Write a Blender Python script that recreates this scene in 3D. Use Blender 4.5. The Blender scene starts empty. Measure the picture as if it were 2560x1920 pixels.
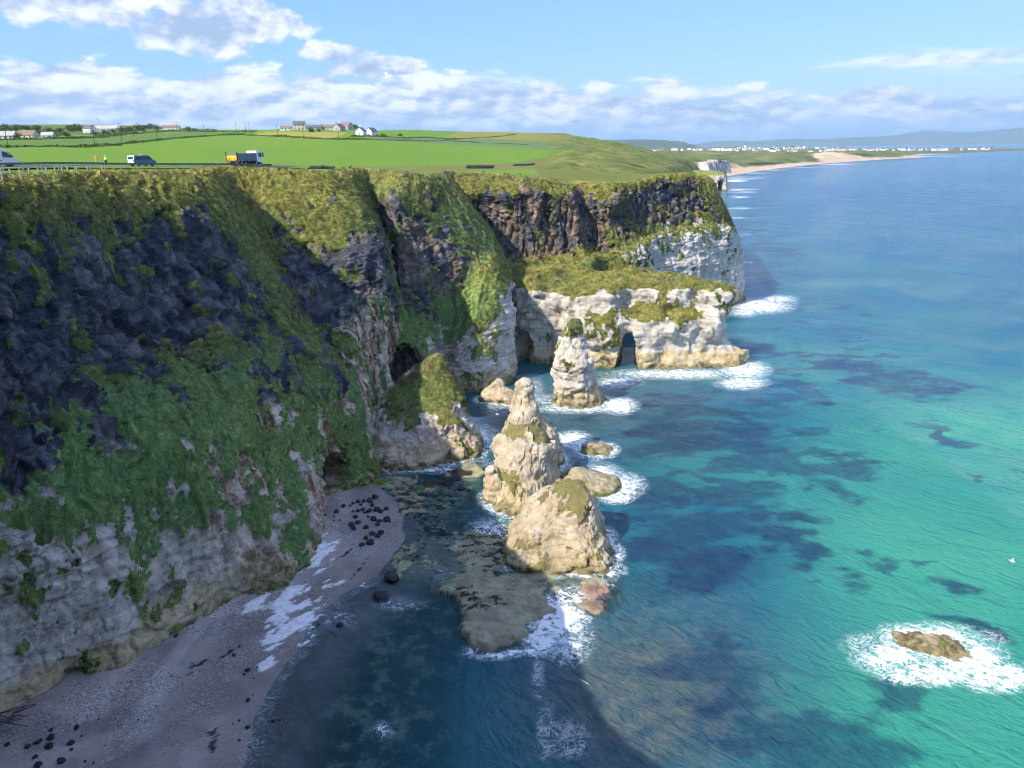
import bpy, math, random
import numpy as np
from mathutils import Vector, Matrix, Euler

# ------------------------------------------------------------------ camera, sky, sun, exposure
SC = bpy.context.scene
COL = SC.collection
FPX, PITCH, ROLL, CAMZ = 1830.0, math.radians(17.85), math.radians(0.75), 50.0
cam_d = bpy.data.cameras.new('camera')
cam_d.sensor_width = 36.0
cam_d.lens = 36.0 * FPX / 2560.0
cam_d.clip_start, cam_d.clip_end = 0.3, 200000.0
cam = bpy.data.objects.new('camera', cam_d)
COL.objects.link(cam)
cam.location = (0, 0, CAMZ)
CAMR = Matrix.Rotation(math.pi / 2 - PITCH, 3, 'X') @ Matrix.Rotation(-ROLL, 3, 'Z')
cam.rotation_euler = CAMR.to_euler()
SC.camera = cam

TOSUN = Vector((-0.587, -0.46, 0.67)).normalized()
SUN_EL, SUN_ROT = math.asin(TOSUN.z), math.atan2(TOSUN.x, TOSUN.y)
sun_d = bpy.data.lights.new('sun', 'SUN')
sun_d.energy, sun_d.angle, sun_d.color = 2.6, math.radians(0.53), (1.0, 0.90, 0.75)
sun = bpy.data.objects.new('sun', sun_d)
COL.objects.link(sun)
sun.rotation_euler = TOSUN.to_track_quat('Z', 'Y').to_euler()
sun.location = (-60, -60, 200)

SC.view_settings.view_transform = 'Standard'
SC.view_settings.look = 'None'
SC.view_settings.exposure = 1.5
SC.view_settings.gamma = 1.0
SC.cycles.use_denoising = True
SC.cycles.use_adaptive_sampling = True
SC.cycles.adaptive_threshold = 0.026
SC.cycles.adaptive_min_samples = 12
SC.cycles.pixel_filter_type = 'BLACKMAN_HARRIS'
SC.cycles.filter_width = 1.05
SC.cycles.max_bounces = 4
SC.cycles.diffuse_bounces = 2
SC.cycles.glossy_bounces = 2
SC.cycles.transparent_max_bounces = 6
SC.cycles.volume_bounces = 0
SC.cycles.caustics_reflective = False
SC.cycles.caustics_refractive = False

# ------------------------------------------------------------------ node helper
class NG:
    def __init__(s, tree):
        s.t = tree
        tree.nodes.clear()
    def n(s, typ, ins=None, **kw):
        nd = s.t.nodes.new(typ)
        for k, v in kw.items():
            setattr(nd, k, v)
        if ins:
            for k, v in ins.items():
                s.put(nd.inputs[k], v)
        return nd
    def put(s, sock, v):
        if isinstance(v, bpy.types.NodeSocket):
            s.t.links.new(v, sock)
        elif hasattr(v, 'outputs'):
            s.t.links.new(v.outputs[0], sock)
        else:
            if isinstance(v, (tuple, list)) and len(v) == 3 and sock.type == 'RGBA':
                v = (*v, 1.0)
            sock.default_value = v
    def m(s, op, a, b=0.0, c=0.0, clamp=False):
        nd = s.n('ShaderNodeMath', operation=op, use_clamp=clamp)
        s.put(nd.inputs[0], a)
        s.put(nd.inputs[1], b)
        s.put(nd.inputs[2], c)
        return nd.outputs[0]
    def vm(s, op, a, b=(0, 0, 0), scale=1.0):
        nd = s.n('ShaderNodeVectorMath', operation=op)
        s.put(nd.inputs[0], a)
        s.put(nd.inputs[1], b)
        if op == 'SCALE':
            s.put(nd.inputs['Scale'], scale)
        return nd.outputs[1] if op in ('LENGTH', 'DOT_PRODUCT', 'DISTANCE') else nd.outputs[0]
    def mix(s, f, a, b, mode='MIX'):
        nd = s.n('ShaderNodeMix', data_type='RGBA', blend_type=mode)
        s.put(nd.inputs[0], f)
        s.put(nd.inputs[6], a)
        s.put(nd.inputs[7], b)
        return nd.outputs[2]
    def ss(s, x, lo, hi, a=0.0, b=1.0):
        nd = s.n('ShaderNodeMapRange', interpolation_type='SMOOTHSTEP')
        for k, v in zip(range(5), (x, lo, hi, a, b)):
            s.put(nd.inputs[k], v)
        return nd.outputs[0]
    def noise(s, vec, scale, detail=4.0, rough=0.55, dist=0.0, col=False):
        nd = s.n('ShaderNodeTexNoise', noise_dimensions='3D')
        s.put(nd.inputs['Vector'], vec)
        nd.inputs['Scale'].default_value = scale
        nd.inputs['Detail'].default_value = detail
        nd.inputs['Roughness'].default_value = rough
        nd.inputs['Distortion'].default_value = dist
        return nd.outputs[1 if col else 0]
    def vor(s, vec, scale, feature='F1', out=0):
        nd = s.n('ShaderNodeTexVoronoi', feature=feature)
        s.put(nd.inputs['Vector'], vec)
        nd.inputs['Scale'].default_value = scale
        return nd.outputs[out]
    def ramp(s, f, stops, interp='LINEAR'):
        nd = s.n('ShaderNodeValToRGB')
        cr = nd.color_ramp
        cr.interpolation = interp
        while len(cr.elements) < len(stops):
            cr.elements.new(0.5)
        for e, (p, c) in zip(cr.elements, stops):
            e.position = p
            e.color = (*c, 1.0) if len(c) == 3 else c
        s.put(nd.inputs[0], f)
        return nd.outputs[0]
    def attr(s, name, out='Fac'):
        return s.n('ShaderNodeAttribute', attribute_name=name).outputs[out]
    def pos(s):
        return s.n('ShaderNodeNewGeometry').outputs['Position']
    def sep(s, v):
        return s.n('ShaderNodeSeparateXYZ', {0: v}).outputs
    def mapv(s, v, scale=(1, 1, 1), rot=(0, 0, 0), loc=(0, 0, 0)):
        nd = s.n('ShaderNodeMapping', {'Vector': v})
        nd.inputs['Scale'].default_value = scale
        nd.inputs['Rotation'].default_value = rot
        nd.inputs['Location'].default_value = loc
        return nd.outputs[0]
    def bump(s, h, strength=0.5, dist=0.2, normal=None):
        nd = s.n('ShaderNodeBump')
        nd.inputs['Strength'].default_value = strength
        nd.inputs['Distance'].default_value = dist
        s.put(nd.inputs['Height'], h)
        if normal is not None:
            s.put(nd.inputs['Normal'], normal)
        return nd.outputs[0]
    def bsdf(s, color, rough=0.9, normal=None, spec=0.25, **kw):
        nd = s.n('ShaderNodeBsdfPrincipled')
        s.put(nd.inputs['Base Color'], color)
        s.put(nd.inputs['Roughness'], rough)
        s.put(nd.inputs['Specular IOR Level'], spec)
        if normal is not None:
            s.put(nd.inputs['Normal'], normal)
        for k, v in kw.items():
            s.put(nd.inputs[k.replace('_', ' ')], v)
        return nd.outputs[0]
    def out(s, surf=None, vol=None):
        nd = s.n('ShaderNodeOutputMaterial')
        if surf is not None:
            s.put(nd.inputs['Surface'], surf)
        if vol is not None:
            s.put(nd.inputs['Volume'], vol)

def material(name):
    m = bpy.data.materials.new(name)
    m.use_nodes = True
    return m, NG(m.node_tree)

# ------------------------------------------------------------------ world: sky with cloud layers
world = bpy.data.worlds.new('World')
SC.world = world
world.use_nodes = True
g = NG(world.node_tree)
sky = g.n('ShaderNodeTexSky', sky_type='NISHITA', sun_disc=False, sun_elevation=SUN_EL,
          sun_rotation=SUN_ROT, altitude=50.0, air_density=1.25, dust_density=0.5, ozone_density=2.2)
dirv = g.vm('NORMALIZE', g.n('ShaderNodeTexCoord').outputs['Generated'])
dx, dy, dz = g.sep(dirv)
elev = g.m('MULTIPLY', g.m('ARCSINE', dz), 57.2958)                       # degrees above the horizon
azim = g.m('MULTIPLY', g.m('ARCTAN2', dx, dy), 57.2958)
def cloud_vec(sa, se, off):
    c = g.n('ShaderNodeCombineXYZ')
    g.put(c.inputs[0], g.m('MULTIPLY', azim, sa))
    g.put(c.inputs[1], g.m('MULTIPLY', elev, se))
    c.inputs[2].default_value = off
    return c.outputs[0]
def blob(a0, e0, ra, re):                                                  # 1 at the centre of a cloud, 0 outside
    u = g.m('DIVIDE', g.m('SUBTRACT', azim, a0), ra)
    v = g.m('DIVIDE', g.m('SUBTRACT', elev, e0), re)
    r = g.m('SQRT', g.m('ADD', g.m('MULTIPLY', u, u), g.m('MULTIPLY', v, v)))
    return g.m('SUBTRACT', 1.0, r)
def layers(*vals):
    r = vals[0]
    for v in vals[1:]:
        r = g.m('MAXIMUM', r, v)
    return r
# near cumulus (a few big clouds), bank of stratocumulus along the horizon, thin streaks
cv1 = cloud_vec(0.26, 0.42, 3.1)
n1 = g.noise(cv1, 1.0, 6.0, 0.58)
big = layers(blob(-36, 10.4, 12, 3.0), blob(-27.5, 9.5, 7.0, 2.6), blob(-20.3, 8.2, 6.2, 2.2), blob(-2.2, 10.9, 4.2, 1.1),
             blob(-12.2, 6.5, 3.2, 0.8), blob(-9.0, 5.6, 5.0, .9), blob(30, 17, 9, 3.5), blob(62, 10, 12, 2.6), blob(-75, 13, 14, 3.2), blob(110, 13, 15, 3.0),
             blob(160, 11, 16, 3.0), blob(-125, 14, 15, 3.2), blob(-50, 24, 16, 4.5), blob(80, 28, 18, 5), blob(-160, 30, 18, 5))
d1 = g.ss(g.m('ADD', big, g.m('MULTIPLY', g.m('SUBTRACT', n1, 0.5), 1.7)), 0.06, 0.34)
cv2 = cloud_vec(0.24, 0.62, 9.7)
n2 = g.noise(cv2, 1.0, 6.0, 0.6)
ntop = g.noise(cloud_vec(0.11, 0.0, 5.5), 1.0, 3.0, 0.5)
bank_top = g.m('ADD', 2.9, g.m('MULTIPLY', ntop, 4.4))
bank = g.m('DIVIDE', g.m('SUBTRACT', bank_top, elev), 2.4)
bank = g.m('MINIMUM', bank, 1.05)
bank_w = g.ss(g.m('ABSOLUTE', g.m('ADD', azim, 23.0)), 14.0, 40.0, 0.55, -0.35)
d2 = g.ss(g.m('ADD', g.m('ADD', bank, bank_w), g.m('MULTIPLY', g.m('SUBTRACT', n2, 0.5), 2.3)), 0.36, 0.66)
cv3 = cloud_vec(0.09, 0.95, 1.3)
n3 = g.noise(cv3, 1.0, 5.0, 0.62)
streak = layers(blob(29, 4.9, 14, 1.15), blob(12, 3.1, 17, 1.3), blob(-3, 4.6, 8, 1.3), blob(40, 3.2, 16, 1.6), blob(27, 2.2, 18, 1.3), blob(-100, 4, 20, 1.5), blob(140, 4, 30, 1.5))
d3 = g.ss(g.m('ADD', streak, g.m('MULTIPLY', g.m('SUBTRACT', n3, 0.5), 2.4)), 0.25, 0.95, 0.0, 0.78)
nh = g.noise(g.vm('ADD', g.vm('SCALE', g.vm('DIVIDE', dirv, g.n('ShaderNodeCombineXYZ', {0: g.m('ADD', g.m('ABSOLUTE', dz), .12), 1: g.m('ADD', g.m('ABSOLUTE', dz), .12), 2: 1.0}).outputs[0]), (0, 0, 0), 1.0), (4.2, 1.7, 0)), 1.5, 6, 0.6)
d4 = g.m('MULTIPLY', g.ss(nh, 0.42, 0.57), g.ss(elev, 13.0, 24.0))               # broken cumulus added overhead, out of view, to brighten the shade
dens = layers(d1, d2, d3, d4)
# bright sunlit tops, grey undersides: shade follows the cloud's own lumps
shift = g.noise(g.vm('ADD', cv1, (0.12, -0.22, 0)), 1.0, 5.0, 0.58)
lit1 = g.ss(g.m('ADD', g.m('MULTIPLY', g.m('SUBTRACT', n1, shift), 3.0), g.m('MULTIPLY', big, -0.38)), -0.55, 0.3)
shift2 = g.noise(g.vm('ADD', cv2, (0.10, -0.30, 0)), 1.0, 5.0, 0.6)
lit2 = g.ss(g.m('ADD', g.m('MULTIPLY', g.m('SUBTRACT', n2, shift2), 3.2), g.ss(elev, 1.5, 5.0, -0.10, 0.16)), -0.42, 0.48)
lit = g.n('ShaderNodeMix', data_type='FLOAT')
g.put(lit.inputs[0], g.m('GREATER_THAN', d1, d2))
g.put(lit.inputs[2], lit2)
g.put(lit.inputs[3], lit1)
ccol = g.mix(lit.outputs[0], (1.12, 1.4, 1.9), (2.95, 2.95, 3.0))
tint = g.mix(0.80, sky.outputs[0], (0.24, 0.86, 3.0))   # flat blue mixed over the sky texture
skyc = g.mix(g.m('MULTIPLY', dens, g.ss(elev, -0.5, 2.2, 0.62, 0.9)), tint, ccol)
bg = g.n('ShaderNodeBackground', {'Color': skyc, 'Strength': 0.145})
g.t.links.new(bg.outputs[0], g.n('ShaderNodeOutputWorld').inputs['Surface'])
world.cycles.sampling_method = 'MANUAL'
world.cycles.sample_map_resolution = 512

# ------------------------------------------------------------------ pixel -> world helpers (photograph is 2560 x 1920)
RM = np.array(CAMR)
def ray(px, py):
    v = RM @ np.array([(px - 1280.0) / FPX, (960.0 - py) / FPX, -1.0])
    return v
def PY(px, py, Y):                        # point on that ray at forward distance Y
    v = ray(px, py)
    t = Y / v[1]
    return np.array([v[0] * t, Y, CAMZ + v[2] * t])
def PZ(px, py, z=0.0):                    # point on that ray at height z
    v = ray(px, py)
    t = (z - CAMZ) / v[2]
    return np.array([v[0] * t, v[1] * t, z])

# ------------------------------------------------------------------ numpy noise
RNG = np.random.default_rng(7)
TAB = RNG.random(65536).astype(np.float32)
def _h(ix, iy, iz, k=0):
    return TAB[((ix * 73856093) ^ (iy * 19349663) ^ (iz * 83492791) ^ (k * 2654435 + 977 * k)) & 65535]
def vnoise(p):
    i = np.floor(p).astype(np.int64)
    f = (p - i).astype(np.float32)
    f = f * f * f * (f * (f * 6 - 15) + 10)
    x, y, z = i[:, 0], i[:, 1], i[:, 2]
    fx, fy, fz = f[:, 0], f[:, 1], f[:, 2]
    def l(a, b, t):
        return a + (b - a) * t
    return l(l(l(_h(x, y, z), _h(x + 1, y, z), fx), l(_h(x, y + 1, z), _h(x + 1, y + 1, z), fx), fy),
             l(l(_h(x, y, z + 1), _h(x + 1, y, z + 1), fx), l(_h(x, y + 1, z + 1), _h(x + 1, y + 1, z + 1), fx), fy), fz) - 0.5
def fbm(p, scale, octv=4, gain=0.5):
    p = np.asarray(p, dtype=np.float64) / np.asarray(scale, dtype=np.float64)
    r = np.zeros(len(p), np.float32)
    a = 1.0
    for o in range(octv):
        r += a * vnoise(p + 17.3 * o)
        p = p * 2.03
        a *= gain
    return r * 2.0                         # roughly -1..1
def worley(p, scale, tilt=False):
    """nearest-cell random value, distance to the second minus to the first feature point, and a tilt term that makes each cell a flat facet"""
    p = np.asarray(p, dtype=np.float64) / np.asarray(scale, dtype=np.float64)
    i = np.floor(p).astype(np.int64)
    f = (p - i).astype(np.float32)
    d1 = np.full(len(p), 9.0, np.float32)
    d2 = np.full(len(p), 9.0, np.float32)
    r1 = np.zeros(len(p), np.float32)
    tl = np.zeros(len(p), np.float32)
    for a in (-1, 0, 1):
        for b in (-1, 0, 1):
            for c in (-1, 0, 1):
                x, y, z = i[:, 0] + a, i[:, 1] + b, i[:, 2] + c
                h1 = _h(x, y, z, 1)
                h2, h3 = _h(x, y, z, 2), _h(x, y, z, 3)
                ox, oy, oz = a + h1 - f[:, 0], b + h2 - f[:, 1], c + h3 - f[:, 2]
                d = ox * ox + oy * oy + oz * oz
                m = d < d1
                if tilt:
                    tl = np.where(m, (h2 - .5) * ox + (h3 - .5) * oy + (h1 - .5) * oz, tl)
                d2 = np.where(m, d1, np.minimum(d2, d))
                r1 = np.where(m, _h(x, y, z, 4), r1)
                d1 = np.where(m, d, d1)
    e = np.sqrt(d2) - np.sqrt(d1)
    return (r1, e, tl) if tilt else (r1, e)
def sstep(x, lo, hi):
    t = np.clip((x - lo) / (hi - lo), 0, 1)
    return t * t * (3 - 2 * t)

# ------------------------------------------------------------------ mesh helpers
def mesh_np(name, verts, faces, mat=None, attrs=None, smooth=True, parent=None, link=True):
    """faces: (n,3) or (n,4) int array"""
    me = bpy.data.meshes.new(name)
    verts = np.ascontiguousarray(verts, dtype=np.float32)
    faces = np.ascontiguousarray(faces, dtype=np.int32)
    k = faces.shape[1]
    me.vertices.add(len(verts))
    me.vertices.foreach_set('co', verts.ravel())
    me.loops.add(faces.size)
    me.loops.foreach_set('vertex_index', faces.ravel())
    me.polygons.add(len(faces))
    me.polygons.foreach_set('loop_start', np.arange(0, faces.size, k, dtype=np.int32))
    me.polygons.foreach_set('loop_total', np.full(len(faces), k, np.int32))
    me.update(calc_edges=True)
    me.polygons.foreach_set('use_smooth', np.full(len(faces), smooth, bool))
    for kx, v in (attrs or {}).items():
        a = me.attributes.new(kx, 'FLOAT', 'POINT')
        a.data.foreach_set('value', np.ascontiguousarray(v, dtype=np.float32))
    if mat:
        me.materials.append(mat)
    me.validate()
    o = bpy.data.objects.new(name, me)
    if link:
        COL.objects.link(o)
    if parent:
        o.parent = parent
    return o
def grid_faces(nu, nv, wrap=False):
    i = np.arange(nu if wrap else nu - 1)[:, None]
    j = np.arange(nv - 1)[None, :]
    i2 = (i + 1) % nu
    return np.stack([i * nv + j, i2 * nv + j, i2 * nv + j + 1, i * nv + j + 1], -1).reshape(-1, 4)
def tag(o, label=None, cat=None, group=None, kind=None):
    if label: o['label'] = label
    if cat: o['category'] = cat
    if group: o['group'] = group
    if kind: o['kind'] = kind
    return o
def grid_normals(P):
    du = np.gradient(P, axis=0)
    dv = np.gradient(P, axis=1)
    n = np.cross(du, dv)
    return n / np.maximum(np.linalg.norm(n, axis=-1, keepdims=True), 1e-9)
def catmull(C, t):
    """C (n, ...) control rows, t float array -> rows"""
    n = len(C)
    i = np.clip(np.floor(t).astype(int), 0, n - 2)
    f = (t - i).reshape((-1,) + (1,) * (C.ndim - 1))
    p0, p1, p2, p3 = C[np.clip(i - 1, 0, n - 1)], C[i], C[i + 1], C[np.clip(i + 2, 0, n - 1)]
    m1, m2 = (p2 - p0) * 0.42, (p3 - p1) * 0.42
    f2, f3 = f * f, f * f * f
    return (2 * f3 - 3 * f2 + 1) * p1 + (f3 - 2 * f2 + f) * m1 + (-2 * f3 + 3 * f2) * p2 + (f3 - f2) * m2
def vert_normals(V, F):
    n = np.zeros_like(V)
    a, b, c = V[F[:, 0]], V[F[:, 1]], V[F[:, 2]]
    fn = np.cross(b - a, c - a)
    if F.shape[1] == 4:
        fn = np.cross(V[F[:, 2]] - a, V[F[:, 3]] - b)
    for k in range(F.shape[1]):
        np.add.at(n, F[:, k], fn)
    return n / np.maximum(np.linalg.norm(n, axis=1, keepdims=True), 1e-9)

# ------------------------------------------------------------------ land height (fields and coast slope) from surveyed points
LAND_CTRL = [  # photo x, photo y, forward distance
 (-150,445,80),(-150,415,130),(-150,372,240),(-150,345,450),(-150,330,800),(-150,318,1300),
 (60,440,88),(0,413,135),(0,372,240),(0,347,430),(0,333,700),(0,318,1100),(0,313,1400),
 (300,434,104),(300,415,160),(300,378,270),(300,347,450),(300,328,700),(300,314,1100),(300,314,1400),
 (560,430,135),(620,416,170),(620,382,300),(620,347,500),(620,334,620),(620,326,850),(620,330,1200),
 (800,428,165),(800,402,260),(800,352,480),(800,332,600),(860,322,700),(800,336,950),
 (960,432,172),(1000,424,225),(1000,400,320),(1000,357,560),(1000,346,700),(1000,324,950),(1000,330,1300),
 (1150,436,195),(1200,428,255),(1200,414,330),(1200,392,450),(1200,362,650),(1200,336,930),(1200,340,1300),
 (1340,440,214),(1340,424,300),(1340,404,400),(1340,378,560),(1340,356,780),(1340,333,1000),(1340,345,1300),
 (1440,345,1020),(1440,372,800),(1440,392,560),(1440,412,400),(1430,438,225),
 (1440,468,211),(1530,457,213),(1595,462,222),(1650,438,231),(1712,434,239),(1530,440,260),(1530,424,350),(1530,402,520),(1530,385,720),(1530,356,1060),(1530,372,1300),
 (1640,436,300),(1640,426,420),(1640,410,650),(1640,398,900),(1640,388,1200),
 (1768,446,250),(1760,440,320),(1760,436,500),(1760,432,800),(1760,428,950),(1900,436,900),(1900,440,300)]
_lc = np.array([PY(*c) for c in LAND_CTRL])
def _uw(x, y):
    return np.stack([x / y * 2.0, np.log(y)], -1)
_lu = _uw(_lc[:, 0], _lc[:, 1])
def _tps(d2):
    return 0.5 * d2 * np.log(d2 + 1e-9)
_n = len(_lu)
_A = np.zeros((_n + 3, _n + 3))
_A[:_n, :_n] = _tps(((_lu[:, None] - _lu[None]) ** 2).sum(-1)) + 2e-3 * np.eye(_n)
_A[:_n, _n:] = np.c_[np.ones(_n), _lu]
_A[_n:, :_n] = _A[:_n, _n:].T
_w = np.linalg.solve(_A, np.r_[_lc[:, 2], 0, 0, 0])
def zland(x, y):
    x = np.atleast_1d(np.asarray(x, float)).ravel()
    y = np.atleast_1d(np.asarray(y, float)).ravel()
    yy = np.maximum(y, 70.0)
    xx = np.clip(x, -0.85 * yy, 0.42 * yy)
    u = _uw(xx, yy)
    r = np.empty(len(u))
    for k in range(0, len(u), 40000):
        s = u[k:k + 40000]
        r[k:k + 40000] = _tps(((s[:, None] - _lu[None]) ** 2).sum(-1)) @ _w[:_n] + _w[_n] + s @ _w[_n + 1:]
    return r
def land_hit(px, py, y0=75.0, y1=1500.0):
    """first point of the land met by the ray through that photo pixel"""
    v = ray(px, py)
    Y = np.geomspace(y0, y1, 900)
    z = CAMZ + v[2] / v[1] * Y
    h = zland(v[0] / v[1] * Y, Y)
    k = np.argmax(h >= z) if (h >= z).any() else int(np.argmin(z - h))
    return np.array([v[0] / v[1] * Y[k], Y[k], h[k]])

# ------------------------------------------------------------------ the coast: profiles from plateau to sea floor
# each station: crest, rock top, mid face, foot of basalt, top of chalk, base; every point = (x, y, z, grass 0..1, chalk 0..1)
def S(*pts):
    return [tuple(PY(p[0], p[1], p[2])) + (p[3], p[4]) for p in pts]
def W(*pts):
    return [tuple(p) for p in pts]
STATIONS = [
 # the viewpoint's own headland, out of frame behind and left of the camera
 (W((70,-70,48,1,0),(74,-66,44,.6,0),(78,-62,30,.3,0),(82,-58,20,.6,0),(84,-56,14,.5,1),(88,-50,0,0,1)), (30,-110)),
 (W((20,-22,48,1,0),(24,-18,44,.6,0),(28,-12,30,.3,0),(32,-8,20,.6,0),(34,-4,14,.5,1),(37,0,0,0,1)), (0,-70)),
 (W((-4,-6,48,1,0),(-1,-1.5,43,.6,0),(2,5,30,.3,0),(4,10,20,.6,0),(5,13,14,.5,1),(6,17,0,0,1)), (-25,-60)),
 (W((-27,10,47.4,1,0),(-26,12,43,.6,0),(-24,14,30,.3,0),(-24,15,20,.6,0),(-24,16,14,.5,1),(-24,17,0,0,1)), (-60,-40)),
 (W((-36,20,47.2,1,0),(-35,23,43,.6,0),(-34,26,30,.3,0),(-34,27,20,.6,0),(-34,28,14,.5,1),(-34,28,0,0,1)), (-85,-20)),
 (W((-40,41,47.4,1,0),(-40.5,42.5,43,.6,0),(-44,43,30,.3,0),(-48,42,22,.6,0),(-51,41,15,.5,1),(-53,40,0,0,1)), (-100,10)),
 # left face in frame
 (S((-120,447,73,1,0),(-110,560,66,.8,0),(-100,850,63,.12,0),(-80,1150,60,.64,0),(-60,1420,57,.55,1),(-60,1850,52.5,0,1)), (-100,50)),
 (S((120,444,85,1,0),(110,545,77,.78,0),(120,820,72,.10,0),(130,1075,67,.62,0),(150,1345,62.5,.66,1),(160,1712,58.5,0,1)), (-100,110)),
 (S((300,437,101,1,0),(290,525,91,.76,0),(290,800,84,.10,0),(300,965,78,.62,0),(360,1240,71,.64,1),(300,1690,60.5,0,1)), (-110,150)),
 (S((440,432,114,1,0),(460,510,102,.76,0),(470,760,95,.14,0),(480,930,88,.64,0),(520,1150,78,.62,1),(520,1545,70.5,0,1)), (-110,180)),
 (S((495,432,121,1,0),(560,530,110,.8,0),(610,730,103,.22,0),(650,885,97,.62,0),(660,1150,86,.62,1),(700,1462,75.5,0,1)), (-105,190)),
 (S((525,432,128,1,0),(600,560,117,.85,0),(690,770,110,.34,0),(760,930,103,.62,.1),(770,1120,95,.65,1),(802,1385,83.5,0,1)), (-100,200)),
 (S((535,432,140,1,0),(605,535,128,.92,0),(750,800,115,.55,0),(850,960,110,.62,.3),(850,1105,104,.75,1),(800,1240,98.5,.05,1)), (-95,205)),
 (S((590,431,153,1,0),(618,505,138,.95,0),(712,730,126,.6,0),(880,950,116,.7,.4),(915,1050,111,.8,1),(925,1190,105,.15,1)), (-90,210)),
 (S((655,436,149,1,0),(660,515,140,.75,0),(745,680,131,.22,0),(810,810,126,.25,.25),(885,900,121,.6,.8),(945,1110,114,.5,1)), (-85,215)),
 (S((840,438,154,1,0),(895,520,144,.68,0),(952,640,139,.2,0),(962,725,136,.1,.45),(905,840,129,.3,.8),(948,1070,122,.6,1)), (-75,220)),
 (S((915,432,192,1,0),(925,485,174,.9,0),(958,580,160,.6,0),(1005,760,148,.75,.1),(1000,865,143,.6,1),(985,1010,140,0,1)), (-65,235)),
 (S((990,440,170,1,0),(985,505,158,.4,0),(1003,690,151,.15,0),(1030,800,149,.85,.1),(1060,880,146,.45,1),(1062,1005,141,0,1)), (-50,235)),
 (S((1085,440,174,1,0),(1100,520,168,.5,0),(1140,640,161,.35,0),(1128,750,158,.9,.2),(1112,860,155,.6,1),(1112,965,153,0,1)), (-40,240)),
 (S((1096,438,180,1,0),(1165,520,175,.9,0),(1212,620,169,.9,0),(1215,684,160,1,.4),(1190,800,153.5,.95,1),(1195,985,148.5,0,1)), (-30,245)),
 (S((1106,437,186,1,0),(1195,545,180,.9,0),(1243,642,172,.9,0),(1262,700,163.5,.9,.5),(1272,745,160.5,.3,1),(1276,950,157.5,0,1)), (-22,250)),
 (S((1112,437,193,1,0),(1205,548,190,.8,0),(1258,642,184,.85,0),(1278,690,178,.9,.5),(1280,735,178,.3,1),(1283,905,177,0,1)), (-18,252)),
 (S((1140,441,203,1,0),(1150,490,198,.5,0),(1190,575,198,.1,0),(1290,668,193,.4,0),(1300,700,181,.95,.6),(1305,905,179,0,1)), (-10,255)),
 (S((1330,446,206,1,0),(1330,485,202,.5,0),(1345,570,202,.1,0),(1370,656,198,.4,0),(1390,690,184,.95,.6),(1400,905,182,0,1)), (5,260)),
 (S((1425,452,208,1,0),(1420,485,204,.5,0),(1440,570,204,.1,0),(1460,640,201,.4,0),(1475,672,188,.95,.6),(1480,880,186,0,1)), (14,262)),
 (S((1446,458,212,1,0),(1452,500,211,.2,0),(1475,580,209,.1,0),(1482,632,207,.4,0),(1500,655,204,.95,.6),(1508,860,203,0,1)), (18,264)),
 (S((1530,462,212,1,0),(1530,497,208,.5,0),(1530,560,208,.1,0),(1545,622,206,.5,0),(1570,650,205,.9,.7),(1580,850,204.5,0,1)), (24,266)),
 (S((1575,462,219,1,0),(1580,500,217,.25,0),(1580,555,215,.15,0),(1590,600,212,.6,.5),(1610,635,209,.5,.9),(1615,840,206,0,1)), (30,270)),
 (S((1640,450,228,1,0),(1640,475,225,.2,0),(1640,530,223,.1,0),(1650,575,221,.62,.5),(1660,610,218,.35,1),(1665,830,215,0,1)), (38,274)),
 (S((1715,447,236,1,0),(1720,468,233,.2,0),(1725,520,231,.12,0),(1735,560,229,.62,.5),(1750,600,226,.35,1),(1755,800,224,0,1)), (46,282)),
 (S((1762,443,244,1,0),(1775,472,241,.8,0),(1797,520,239,.7,0),(1812,556,238,.8,.3),(1832,588,237,.4,.9),(1842,762,239,0,1)), (52,292)),
 (S((1768,441,252,1,0),(1788,465,250,.8,0),(1818,530,249,.8,0),(1836,575,248,.7,.4),(1848,605,247,.3,.9),(1862,750,247,0,1)), (56,305)),
 (S((1766,440,272,1,0),(1784,462,272,.8,0),(1805,520,272,.8,0),(1818,560,272,.7,.4),(1826,600,270,.3,.9),(1836,690,272,0,1)), (60,330)),
 (S((1762,440,330,1,0),(1775,458,330,.8,0),(1785,490,330,.8,0),(1792,520,330,.7,.4),(1796,550,330,.3,.9),(1800,600,325,0,1)), (60,400)),
]
NST = len(STATIONS)
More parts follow.
